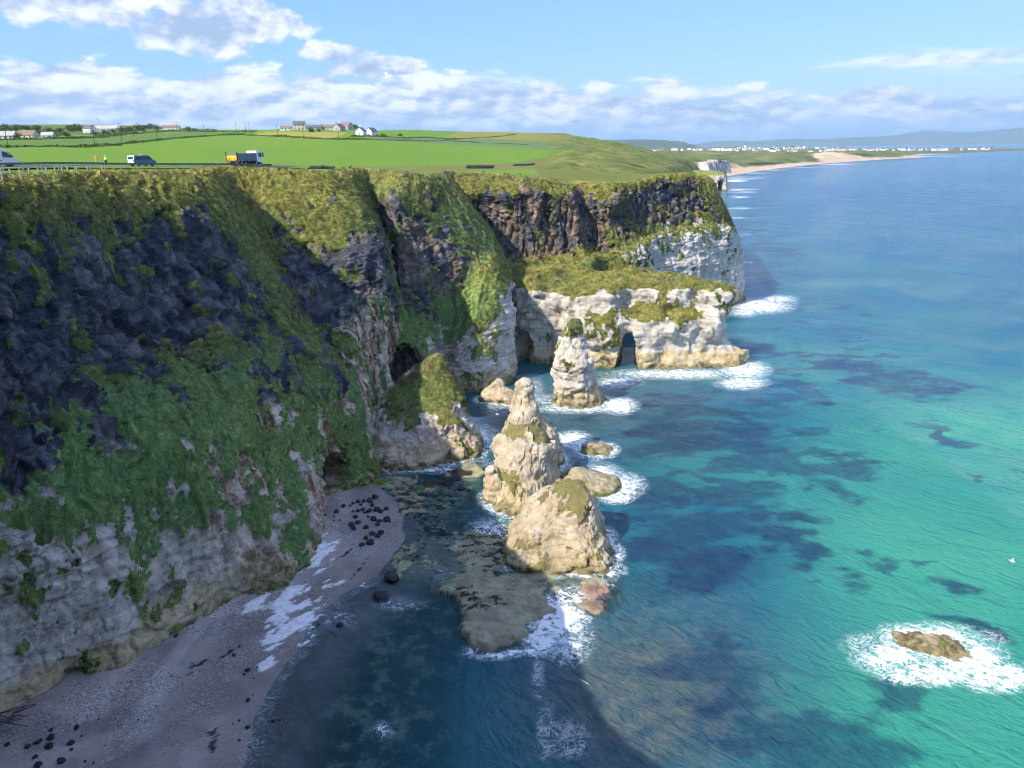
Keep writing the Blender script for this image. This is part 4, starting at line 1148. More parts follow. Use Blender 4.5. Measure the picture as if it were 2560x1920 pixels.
def make_sea():
    def axis(lo, hi, step, far_lo, far_hi, gr=1.11):
        c = list(np.arange(lo, hi, step))
        s, v = step, hi
        while v < far_hi:
            c.append(v); s *= gr; v += s
        c.append(far_hi)
        s, v = step, lo
        pre = []
        while v > far_lo:
            s *= gr; v -= s; pre.append(max(v, far_lo))
        return np.array(pre[::-1] + c)
    x = axis(-46, 95, 0.56, -44000, 44000)
    y = axis(40, 175, 0.56, -3000, 44000, 1.033)
    X, Y = np.meshgrid(x, y, indexing='ij')
    P = np.stack([X, Y, 0 * X], -1).reshape(-1, 3)
    px, py = proj(np.where(P[:, 1:2] > 5, P, np.array([[0, 5.0, 0]])))
    vis = P[:, 1] > 20
    near = (np.abs(X) < 70) & (Y > 30) & (Y < 140)
    Z0 = np.full(X.shape, -6.0)
    zb, _ = zbeach(X, Y)
    zp, dp, _, _ = zplat(X, Y)
    Z0 = np.where(near, np.maximum(zb, zp), Z0)
    d_off = dist_line(WATERLINE, X, Y)
    Z0 = np.minimum(Z0, np.where(near, 9, Z0))
    depth = -Z0
    depth = np.where(near, np.maximum(depth, 0.0) + np.maximum(0, d_off - 22) * 0.06 * sstep(-dp, 0, 8), 8.0)
    depth = depth + np.where(near, sstep(-dp, 0.2, 2.2) * 16 * sstep(X, -8, 3), 0)
    def el(cx, cy, rx, ry, a=0):
        a = math.radians(a)
        u_, v_ = px - cx, py - cy
        u2, v2 = u_ * math.cos(a) + v_ * math.sin(a), -u_ * math.sin(a) + v_ * math.cos(a)
        return 1.0 - np.sqrt((u2 / rx) ** 2 + (v2 / ry) ** 2)
    reef_shade = np.full(len(P), -1.0)
    px0, py0 = px, py
    px = px0 + 75 * fbm(P + 61, (9, 6, 1), 4, .6)
    py = py0 + 26 * fbm(P + 83, (9, 6, 1), 4, .6)
    for r in REEFS_AND_SHADE:
        reef_shade = np.maximum(reef_shade, el(*r))
    px, py = px0, py0
    n = fbm(P, (7, 4, 1), 4, .6)
    reef_shade = sstep(reef_shade + 0.45 * n + 0.22 * fbm(P + 11, (3, 1.5, 1), 3, .6), -0.45, 0.5) * vis
    mott = sstep(fbm(np.c_[P[:, 0] * .8 + P[:, 1] * .35, P[:, 1] * .9 - P[:, 0] * .3, 0 * X.ravel()], (24, 7, 1), 5, .62), 0.05, 0.75)
    mottw = np.clip(np.exp(-(((px - 1750) / 330) ** 2 + ((py - 1180) / 420) ** 2)) + .6 * np.exp(-(((px - 1850) / 300) ** 2 + ((py - 1750) / 200) ** 2)), 0, 1)
    reef_shade = np.maximum(reef_shade * (0.75 + 0.25 * mott), mott * mottw * 0.9 * vis)
    foam = np.zeros(len(P))
    for f in FOAM:
        foam = np.maximum(foam, f[4] * np.clip(el(*f[:4]) + 0.42, 0, 1))
    for f in FARFOAM:
        foam = np.maximum(foam, 0.8 * np.clip(el(*f) + 0.5, 0, 1) * (P[:, 1] > 190) * (0.75 + 0.6 * fbm(P, (14, 30, 1), 3)))
    ring = np.zeros(len(P))
    for st in STK:                                   # surf collar round each rock
        V = st[1]
        w = V[np.abs(V[:, 2]) < 0.35]
        if len(w) == 0:
            continue
        c = w[:, :2].mean(0)
        rr = np.abs(w[:, :2] - c).max(0) + 3
        m = (np.abs(P[:, 0] - c[0]) < rr[0]) & (np.abs(P[:, 1] - c[1]) < rr[1])
        I = np.where(m)[0]
        ws = w[::max(1, len(w) // 260), :2]
        dm = np.sqrt(((P[I, None, :2] - ws[None]) ** 2).sum(-1)).min(1)
        ring[I] = np.maximum(ring[I], 0.62 * (1 - sstep(dm, 0.1, 1.9)))
    sw = (np.abs(depth.ravel() - 0.06) < 0.10) * near.ravel() * (dp.ravel() < -1) * 0.30
    foam = np.maximum(np.maximum(foam, ring), sw) * vis
    # water body: pale green over sand, teal, deep blue far out
    green = np.clip(sstep(px, 1750, 2300) * sstep(py, 760, 1150) + 0.25 * fbm(P, (30, 18, 1), 3), 0, 1) * vis
    murk = np.clip(np.exp(-(((px - 1600) / 330) ** 2 + ((py - 1760) / 260) ** 2)) * 1.2 + 0.7 * np.exp(-(((px - 1480) / 190) ** 2 + ((py - 1010) / 130) ** 2)) + .6 * np.exp(-(((px - 1230) / 90) ** 2 + ((py - 1060) / 90) ** 2)), 0, 1) * vis
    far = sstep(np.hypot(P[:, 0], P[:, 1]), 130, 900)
    Zw = 0.05 * fbm(np.c_[(P[:, 0] + P[:, 1]) * .7, (P[:, 0] - P[:, 1]) * .25, 0 * P[:, 0]], (2.6, 2.6, 1), 3) * (np.abs(X.ravel()) < 100) * (Y.ravel() < 200) * sstep(depth.ravel(), 0.0, 0.6)
    Zw += 0.10 * fbm(np.c_[(P[:, 0] + P[:, 1]) * .71, (P[:, 0] - P[:, 1]) * .3, 0 * P[:, 0]], (5.5, 5.5, 1), 2) * (np.abs(X.ravel()) < 110) * (Y.ravel() < 220) * sstep(depth.ravel(), 0.3, 2)
    Zw += 0.35 * np.clip(foam - .35, 0, 1) * (0.5 + fbm(P, 1.6, 3)) * sstep(depth.ravel(), 0.2, 1) * (Y.ravel() < 220)
    P[:, 2] = Zw
    o = mesh_np('sea', P, grid_faces(len(x), len(y)), None, dict(depth=depth.ravel(), reef_shade=reef_shade, foam=foam, green=green, murk=murk, far=far))
    m, g = material('sea_water')
    p = g.pos()
    rp = g.mapv(p, (1, 1, 1), (0, 0, math.radians(45)))          # wave trains run diagonal to the view
    w1 = g.noise(g.mapv(rp, (0.20, 0.40, 1)), 1.0, 3, 0.55, 0.5)
    w2 = g.noise(g.mapv(rp, (0.95, 1.25, 1), (0, 0, .35)), 1.0, 4, 0.62, 0.1)
    w3 = g.noise(g.mapv(rp, (0.011, 0.06, 1)), 1.0, 4, 0.6, 0.5)
    w1 = g.m('SUBTRACT', 1.0, g.m('ABSOLUTE', g.m('MULTIPLY', g.m('SUBTRACT', w1, 0.5), 3.2)))   # peaked crests
    hgt = g.m('ADD', g.m('MULTIPLY', w1, 0.30), g.m('MULTIPLY', w2, 0.36))
    hgt = g.m('ADD', hgt, g.m('MULTIPLY', w3, g.m('MULTIPLY', g.attr('far'), 4.0)))
    nrm = g.bump(hgt, 1.0, 1.15)
    col = g.mix(g.attr('green'), (0.006, 0.10, 0.155), (0.03, 0.235, 0.172))
    v = g.noise(p, 0.035, 5, 0.6)
    col = g.mix(g.ss(v, 0.38, 0.62, 0, 0.55), col, g.mix(1.0, col, (1.9, 1.35, 1.1), 'MULTIPLY'))
    col = g.mix(g.ss(g.attr('depth'), 4.5, 0.8, 0, .8), col, (0.02, 0.16, 0.19))
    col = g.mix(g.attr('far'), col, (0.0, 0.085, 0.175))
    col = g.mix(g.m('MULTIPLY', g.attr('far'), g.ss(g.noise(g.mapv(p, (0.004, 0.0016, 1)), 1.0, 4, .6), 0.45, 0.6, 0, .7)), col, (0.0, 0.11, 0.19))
    col = g.mix(g.m('MULTIPLY', g.attr('murk'), 0.85), col, g.ramp(g.noise(p, 0.5, 5, .7), [(.35, (0.03, 0.062, 0.085)), (.55, (0.078, 0.095, 0.092)), (.75, (0.15, 0.135, 0.10))]))
    rf = g.ss(g.m('ADD', g.attr('reef_shade'), g.m('MULTIPLY', g.m('SUBTRACT', g.noise(p, 0.45, 5, .7), 0.5), 0.7)), 0.12, 1.05, 0, 0.86)
    col = g.mix(rf, col, g.ramp(g.noise(p, 0.35, 4, .7), [(.35, (0.002, 0.016, 0.06)), (.7, (0.012, 0.05, 0.095))]))
    # foam lace
    lace = g.m('MULTIPLY', g.m('ABSOLUTE', g.m('SUBTRACT', g.noise(p, 0.62, 4, .62, 1.2), 0.5)), 2.2)
    lace2 = g.m('MULTIPLY', g.m('ABSOLUTE', g.m('SUBTRACT', g.noise(p, 1.7, 4, .62, 1.0), 0.5)), 2.4)
    lc = g.m('MINIMUM', lace, g.m('MULTIPLY', lace2, 1.3))
    fm = g.attr('foam')
    nz = g.noise(g.mapv(rp, (0.5, 1.0, 1)), 1.1, 5, .68)
    th = g.m('MULTIPLY', g.m('MULTIPLY', fm, fm), g.ss(nz, 0.32, 0.72, 0.03, 0.50))
    fo = g.m('MULTIPLY', g.ss(g.m('SUBTRACT', th, lc), -0.08, 0.09, 0, .95), g.ss(fm, 0.03, 0.25))
    ff = g.m('MULTIPLY', g.ss(g.m('ADD', fm, g.m('MULTIPLY', g.m('SUBTRACT', nz, .5), .9)), 0.80, 1.2), g.ss(fm, 0.1, .4))
    fo = g.m('MAXIMUM', fo, ff)
    caps = g.noise(g.mapv(rp, (0.10, 0.5, 1), (0, 0, 0), (3, 8, 0)), 1.0, 6, .6)
    cap2 = g.noise(p, 0.05, 3)
    fo = g.m('MAXIMUM', fo, g.m('MULTIPLY', g.ss(caps, 0.745, 0.775, 0, .8), g.ss(cap2, 0.52, 0.6)))
    col = g.mix(g.m('MULTIPLY', g.ss(fm, .15, .9), .5), col, (0.22, 0.42, 0.42))
    # clear shallows: see the bed through the surface
    op = g.m('SUBTRACT', 1.0, g.m('POWER', 2.718, g.m('MULTIPLY', g.attr('depth'), -0.30)))
    fres = g.n('ShaderNodeFresnel', {'IOR': 1.33, 'Normal': nrm})
    fac = g.m('MAXIMUM', g.m('MAXIMUM', op, fres.outputs[0]), fo)
    wat = g.bsdf(col, 0.12, nrm, g.m('SUBTRACT', 0.22, g.m('MULTIPLY', g.attr('far'), 0.15)), IOR=1.33)
    foam_b = g.bsdf((0.82, 0.85, 0.87), 0.8, g.bump(fo, 0.4, .2), 0.1)
    mx = g.n('ShaderNodeMixShader', {0: fo, 1: wat, 2: foam_b})
    tr = g.n('ShaderNodeBsdfTransparent', {'Color': (0.86, 0.95, 0.97, 1)})
    g.out(g.n('ShaderNodeMixShader', {0: fac, 1: tr.outputs[0], 2: mx.outputs[0]}).outputs[0])
    o.data.materials.append(m)
    tag(o, kind='structure')
make_sea()

# ------------------------------------------------------------------ long grass on the cliffs: tufts scattered over the turf
def tuft_mesh(name, mat, n, h, spread, seed):
    r = random.Random(seed)
    V, F = [], []
    for k in range(n):
        a = r.uniform(0, 2 * math.pi)
        bx, by = spread * r.uniform(0, .5) * math.cos(a), spread * r.uniform(0, .5) * math.sin(a)
        L = h * r.uniform(.6, 1.15)
        lean = r.uniform(.25, .95)
        w = 0.024 * r.uniform(.8, 1.6)
        t = a + r.uniform(-.8, .8)
        cx, cy = math.cos(t), math.sin(t)
        sx, sy = -cy * w, cx * w
        i = len(V)
        V += [(bx - sx, by - sy, -.06), (bx + sx, by + sy, -.06),
              (bx + cx * L * lean * .4 + sx * .8, by + cy * L * lean * .4 + sy * .8, L * .62), (bx + cx * L * lean * .4 - sx * .8, by + cy * L * lean * .4 - sy * .8, L * .62),
              (bx + cx * L * lean, by + cy * L * lean, L * (1 - .45 * lean))]
        F += [(i, i + 1, i + 2), (i, i + 2, i + 3), (i + 3, i + 2, i + 4)]
    return mesh_np(name, np.array(V), np.array(F), mat, link=False)
def grass_blade_material():
    m, g = material('long_grass')
    rnd = g.n('ShaderNodeObjectInfo').outputs['Random']
    def ia(nm):
        return g.n('ShaderNodeAttribute', attribute_type='INSTANCER', attribute_name=nm).outputs['Fac']
    green = g.ramp(rnd, [(0.0, (0.10, 0.19, 0.07)), (0.4, (0.16, 0.265, 0.10)), (0.75, (0.235, 0.32, 0.14)), (1.0, (0.34, 0.37, 0.20))])
    olive = g.ramp(rnd, [(0.0, (0.16, 0.20, 0.04)), (0.4, (0.28, 0.285, 0.065)), (0.75, (0.41, 0.365, 0.11)), (1.0, (0.55, 0.46, 0.21))])
    c = g.mix(ia('dryness'), green, olive)
    c = g.mix(ia('lushness'), c, g.mix(1.0, c, (1.3, 1.36, 1.2), 'MULTIPLY'))
    c = g.mix(ia('brown'), c, g.ramp(rnd, [(0.0, (0.09, 0.075, 0.035)), (1.0, (0.30, 0.235, 0.125))]))
    nv = g.n('ShaderNodeAttribute', attribute_type='INSTANCER', attribute_name='slope_normal').outputs['Vector']
    nrm = g.vm('NORMALIZE', g.vm('ADD', g.vm('SCALE', g.n('ShaderNodeNewGeometry').outputs['Normal'], (0, 0, 0), 0.45), nv))
    b = g.bsdf(c, 0.8, nrm, 0.1)
    t = g.n('ShaderNodeBsdfTranslucent', {'Color': c})
    g.out(g.n('ShaderNodeMixShader', {0: 0.15, 1: b, 2: t.outputs[0]}).outputs[0])
    return m
BLADE = grass_blade_material()
def scatter(name, pts, rots, scl, dry, brown, nrm, protos, lush=None):
    lush = 0 * dry if lush is None else lush
    me = bpy.data.meshes.new(name)
    me.vertices.add(len(pts))
    me.vertices.foreach_set('co', np.ascontiguousarray(pts, np.float32).ravel())
    for nm, typ, dat, key in (('rot', 'FLOAT_VECTOR', rots, 'vector'), ('slope_normal', 'FLOAT_VECTOR', nrm, 'vector'), ('scl', 'FLOAT', scl, 'value'), ('dryness', 'FLOAT', dry, 'value'), ('brown', 'FLOAT', brown, 'value'), ('lushness', 'FLOAT', lush, 'value')):
        a = me.attributes.new(nm, typ, 'POINT')
        a.data.foreach_set(key, np.ascontiguousarray(dat, np.float32).ravel())
    o = bpy.data.objects.new(name, me)
    COL.objects.link(o)
    nt = bpy.data.node_groups.new(name + '_nodes', 'GeometryNodeTree')
    nt.interface.new_socket('Geometry', in_out='INPUT', socket_type='NodeSocketGeometry')
    nt.interface.new_socket('Geometry', in_out='OUTPUT', socket_type='NodeSocketGeometry')
    N, L = nt.nodes, nt.links
    gi, go = N.new('NodeGroupInput'), N.new('NodeGroupOutput')
    inst = N.new('GeometryNodeInstanceOnPoints')
    join = N.new('GeometryNodeGeometryToInstance')
    L.new(gi.outputs[0], inst.inputs['Points'])
    for p in protos:
        oi = N.new('GeometryNodeObjectInfo')
        oi.inputs['Object'].default_value = p
        L.new(oi.outputs['Geometry'], join.inputs[0])
    L.new(join.outputs[0], inst.inputs['Instance'])
    inst.inputs['Pick Instance'].default_value = True
    ar, asx = N.new('GeometryNodeInputNamedAttribute'), N.new('GeometryNodeInputNamedAttribute')
    ar.data_type, asx.data_type = 'FLOAT_VECTOR', 'FLOAT'
    ar.inputs[0].default_value, asx.inputs[0].default_value = 'rot', 'scl'
    er = N.new('FunctionNodeEulerToRotation')
    L.new(ar.outputs[0], er.inputs[0])
    L.new(er.outputs[0], inst.inputs['Rotation'])
    L.new(asx.outputs[0], inst.inputs['Scale'])
    L.new(inst.outputs[0], go.inputs[0])
    md = o.modifiers.new('scatter', 'NODES')
    md.node_group = nt
    return tag(o, kind='stuff')
def grass_points(P, F, G, N, at, per_m2, ymin=30, lo=0.6):
    """random points on turf triangles, denser near the camera; quads F"""
    a, b, c, d = (P[F[:, k]] for k in range(4))
    cen = (a + b + c + d) / 4
    area = 0.5 * np.linalg.norm(np.cross(c - a, d - b), axis=1)
    gm = G[F].mean(1)
    fn = np.cross(c - a, d - b)
    fn /= np.maximum(np.linalg.norm(fn, axis=1, keepdims=True), 1e-9)
    if (fn[:, 2] * area).sum() < 0:
        fn = -fn
    view = np.array([0, 0, CAMZ]) - cen
    dist = np.linalg.norm(view, axis=1)
    facing = (fn * view).sum(1) / dist
    px, py = proj(cen)
    vis = (facing > -0.15) & (px > -120) & (px < 2700) & (py < 2050) & (cen[:, 1] > ymin)
    dens = per_m2 * np.clip(90.0 / dist, 0.22, 1.4) ** 1.25
    lam = area * dens * vis * sstep(gm, 0.35, lo + .15)
    k = RNG.poisson(lam)
    I = np.repeat(np.arange(len(F)), k)
    u, v = RNG.random(len(I)), RNG.random(len(I))
    p = (a[I] * ((1 - u) * (1 - v))[:, None] + b[I] * (u * (1 - v))[:, None] + c[I] * (u * v)[:, None] + d[I] * ((1 - u) * v)[:, None])
    n = fn[I]
    return p, n, dist[I], F[I, 0]
CB_V = np.tile(tv, NSC)
def make_grass():
    protos = [tuft_mesh('grass_tuft', BLADE, 14, .21, .40, k) for k in range(4)]
    allp = []
    F = grid_faces(NSC, NTC)
    sets = [(COAST_P, F, COAST_G, COAST_N, COAST_AT, 7.5)]
    me = [(ARCH, 13.0)] + [(s[1:], 13.0) for s in STK[2:4]]
    out = []
    p, n, dist, vi = grass_points(COAST_P, F, COAST_G, None, None, 14.0)
    ok = ~((CB_V[vi] < 0.75) & (p[:, 0] > -45))
    p, n, dist, vi = p[ok], n[ok], dist[ok], vi[ok]
    out.append((p, n, dist, np.clip(COAST_AT['dry'][vi] + .14 * COAST_AT['drape'][vi], 0, 1), COAST_AT['lush'][vi]))
    for (r, dn) in me:
        Pd, N_, G_, at = r
        o = [x for x in COL.objects if x.type == 'MESH' and len(x.data.vertices) == len(Pd)][0]
        Fq = np.empty(len(o.data.polygons) * 4, np.int32)
        o.data.polygons.foreach_get('vertices', Fq)
        p, n, dist, vi = grass_points(Pd, Fq.reshape(-1, 4), G_, None, None, dn)
        out.append((p, n, dist, at['dry'][vi], at['lush'][vi]))
    p = np.concatenate([o[0] for o in out]); n = np.concatenate([o[1] for o in out]); dist = np.concatenate([o[2] for o in out])
    dry = np.concatenate([o[3] for o in out]); lush = np.concatenate([o[4] for o in out])
    # stand between the surface normal and straight up, drooping downslope
    d = n * 0.9 + np.array([0, 0, 0.15]) + RNG.normal(0, 0.22, n.shape)
    d /= np.linalg.norm(d, axis=1, keepdims=True)
    rx = np.arccos(np.clip(d[:, 2], -1, 1))
    rz = np.arctan2(d[:, 1], d[:, 0]) + math.pi / 2
    spin = RNG.uniform(0, 6.28, len(p))
    # euler XYZ that tilts the local z axis onto d
    rot = np.stack([rx, np.zeros_like(rx), rz], 1)
    scl = np.clip(dist / 105.0, .75, 1.3) * RNG.uniform(.5, 1.5, len(p))
    nz = fbm(p, 6, 3)
    dry = np.clip(dry + 0.35 * nz + RNG.normal(0, .12, len(p)), 0, 1)
    brown = np.clip((fbm(p + 40, 3.5, 4, .65) - 0.28) * 2.2, 0, 0.85) * (1 - 0.8 * lush)
    print('grass tufts', len(p))
    scatter('cliff_grass', p, rot, scl, dry, brown, n, protos, lush)
make_grass()

# ------------------------------------------------------------------ small mesh builder for man-made things
class MB:
    def __init__(s):
        s.v, s.f = [], []
    def add(s, V, F):
        k = len(s.v)
        s.v += [tuple(p) for p in V]
        s.f += [tuple(i + k for i in f) for f in F]
        return s
    def box(s, x0, x1, y0, y1, z0, z1, tx=0.0, ty=0.0):
        """box; tx/ty pull the top in on each side"""
        V = [(x0, y0, z0), (x1, y0, z0), (x1, y1, z0), (x0, y1, z0), (x0 + tx, y0 + ty, z1), (x1 - tx, y0 + ty, z1), (x1 - tx, y1 - ty, z1), (x0 + tx, y1 - ty, z1)]
        return s.add(V, [(3, 2, 1, 0), (4, 5, 6, 7), (0, 1, 5, 4), (1, 2, 6, 5), (2, 3, 7, 6), (3, 0, 4, 7)])
    def prism(s, prof, y0, y1, axis='y'):
        """profile in (a, z) extruded along y (or x)"""
        n = len(prof)
        m = (lambda a, z, t: (a, t, z)) if axis == 'y' else (lambda a, z, t: (t, a, z))
        V = [m(a, z, y0) for a, z in prof] + [m(a, z, y1) for a, z in prof]
        F = [tuple(range(n - 1, -1, -1)), tuple(range(n, 2 * n))] + [(i, (i + 1) % n, n + (i + 1) % n, n + i) for i in range(n)]
        return s.add(V, F)
    def tube(s, a, b, r0, r1=None, n=8):
        a, b = Vector(a), Vector(b)
        r1 = r0 if r1 is None else r1
        d = (b - a).normalized()
        u = d.orthogonal().normalized()
        w = d.cross(u)
        V = []
        for c, r in ((a, r0), (b, r1)):
            for k in range(n):
                t = 2 * math.pi * k / n
                V.append(c + u * (r * math.cos(t)) + w * (r * math.sin(t)))
        F = [tuple(range(n - 1, -1, -1)), tuple(range(n, 2 * n))] + [(i, (i + 1) % n, n + (i + 1) % n, n + i) for i in range(n)]
        return s.add(V, F)
    def build(s, name, mat, parent=None, smooth=False, bevel=0.0, loc=None):
        me = bpy.data.meshes.new(name)
        me.from_pydata(s.v, [], s.f)
        me.update()
        if bevel:
            import bmesh
            bm = bmesh.new()
            bm.from_mesh(me)
            bmesh.ops.recalc_face_normals(bm, faces=bm.faces)
            bmesh.ops.bevel(bm, geom=bm.edges[:], offset=bevel, segments=2, affect='EDGES', clamp_overlap=True)
            bm.to_mesh(me)
            bm.free()
        if smooth:
            me.polygons.foreach_set('use_smooth', np.full(len(me.polygons), True))
        me.materials.append(mat)
        o = bpy.data.objects.new(name, me)
        COL.objects.link(o)
        o.parent = parent
        if loc is not None:
            o.location = loc
        return o
def empty(name, loc, rz=0.0, scale=1.0):
    o = bpy.data.objects.new(name, None)
    o.empty_display_size = 0.3
    COL.objects.link(o)
    o.location = loc
    o.rotation_euler = (0, 0, rz)
    o.scale = (scale,) * 3
    return o
def copy_tree(o, parent=None):
    c = o.copy()
    COL.objects.link(c)
    c.parent = parent
    for ch in list(o.children):
        copy_tree(ch, c)
    return c
_pm = {}
def paint(name, col, rough=0.5, spec=0.4, var=0.12, scale=3.0, metal=0.0):
    if name in _pm:
        return _pm[name]
    m, g = material(name)
    p = g.n('ShaderNodeTexCoord').outputs['Object']
    n = g.noise(p, scale, 4, .6)
    c = g.mix(g.ss(n, .3, .75, 0, 1), tuple(x * (1 - var) for x in col), tuple(min(1, x * (1 + var)) for x in col))
    g.out(g.bsdf(c, rough, None, spec, Metallic=metal))
    _pm[name] = m
    return m
WHITE = paint('white_vehicle_paint', (0.74, 0.77, 0.80), .35, .5, .05)
GLASS = paint('dark_window_glass', (0.03, 0.045, 0.06), .12, .6, .1)
TYRE = paint('tyre_rubber', (0.02, 0.02, 0.022), .8, .2)
STEEL = paint('dull_steel', (0.32, 0.33, 0.35), .5, .5, .15, 3, .6)
BLACKP = paint('black_plastic', (0.025, 0.025, 0.028), .5, .4)
REDL = paint('red_lamp', (0.45, 0.03, 0.03), .3, .5)
def wheel(parent, x, y, r, w, side):
    t = MB().tube((x, y - w / 2, r), (x, y + w / 2, r), r, r, 20).build('wheel', TYRE, parent)
    MB().tube((x, y + side * (w / 2 - .01), r), (x, y + side * (w / 2 + .03), r), r * .58, r * .5, 14).build('rim', STEEL, t)
    return t

# ------------------------------------------------------------------ road and roadside
asph, g = material('road_asphalt')
p = g.pos()
g.out(g.bsdf(g.ramp(g.noise(p, 1.2, 5, .7), [(.3, (0.045, 0.045, 0.048)), (.7, (0.085, 0.083, 0.08))]), .9, g.bump(g.noise(p, 9, 3), .4, .03), .2))
def land_at(px, Y):
    """ground point below photo column px at forward distance Y"""
    v = ray(px, 412)
    x = v[0] / v[1] * Y
    return np.array([x, Y, float(zland(x, Y)[0])])
ROADC = [land_at(px, Y) for px, Y in [(-420,84),(-250,96),(-100,104),(20,113),(120,122),(240,134),(360,144),(480,151),(600,158),(680,165),(740,176)]]
def ribbon(name, line, w, mat, lift, n=160):
    C = catmull(np.array(line), np.linspace(0, len(line) - 1, n))
    T = np.gradient(C, axis=0)
    T[:, 2] = 0
    T /= np.linalg.norm(T, axis=1, keepdims=True)
    S_ = np.stack([T[:, 1], -T[:, 0], 0 * T[:, 0]], 1)
    k = np.linspace(-.5, .5, 7)
    V = C[:, None, :] + S_[:, None, :] * (k * w)[None, :, None]
    V[..., 2] = zland(V[..., 0], V[..., 1]).reshape(V.shape[:2]) + lift
    o = mesh_np(name, V.reshape(-1, 3), grid_faces(n, 7)[:, ::-1], mat)
    return tag(o, kind='structure'), C, S_
road, RC, RS = ribbon('road', ROADC, 6.6, asph, 0.42)
vis_r = RC
# crash barrier on the sea side of the road
def make_barrier():
    root = empty('crash_barrier', (0, 0, 0))
    tag(root, 'long low dark steel crash barrier along the clifftop road', 'barrier')
    i0, i1 = 8, int(len(RC) * 0.86)
    L = RC[i0:i1] + RS[i0:i1] * 4.1
    L[:, 2] = zland(L[:, 0], L[:, 1]) + 0.3
    m = MB()
    V, F = [], []
    for q in L:
        V += [tuple(q + np.array([0, 0, h])) for h in (.42, .52, .62, .75)]
    V = np.array(V)
    nn = np.repeat(RS[i0:i1], 4, 0)
    V = V + nn * np.tile(np.array([0, .06, 0, .05]), len(L))[:, None]
    V2 = np.concatenate([V, V - nn * 0.05])
    f = grid_faces(len(L), 4)
    mesh_np('rail', V2, np.concatenate([f, f[:, ::-1] + len(V)]), paint('weathered_barrier_steel', (0.10, 0.12, 0.14), .6, .4), parent=root, smooth=False)
    pm = None
    seg = np.r_[0, np.cumsum(np.linalg.norm(np.diff(L, axis=0), axis=1))]
    for d in np.arange(0, seg[-1], 4.0):
        q = np.array([np.interp(d, seg, L[:, k]) for k in range(3)])
        if pm is None:
            po = MB().box(-.06, .06, -.06, .06, -.35, .72).build('post', STEEL, root)
            pm = po.data
        else:
            po = bpy.data.objects.new('post', pm)
            COL.objects.link(po)
            po.parent = root
        po.location = q - np.array([0, 0, 0])
make_barrier()
def road_pose(px):
    """road point nearest to photo column px and the road's heading there"""
    u = (proj(RC)[0])
    i = int(np.argmin(np.abs(u - px)))
    t = RC[min(i + 1, len(RC) - 1)] - RC[i - 1]
    return RC[i].copy(), math.atan2(t[1], t[0])

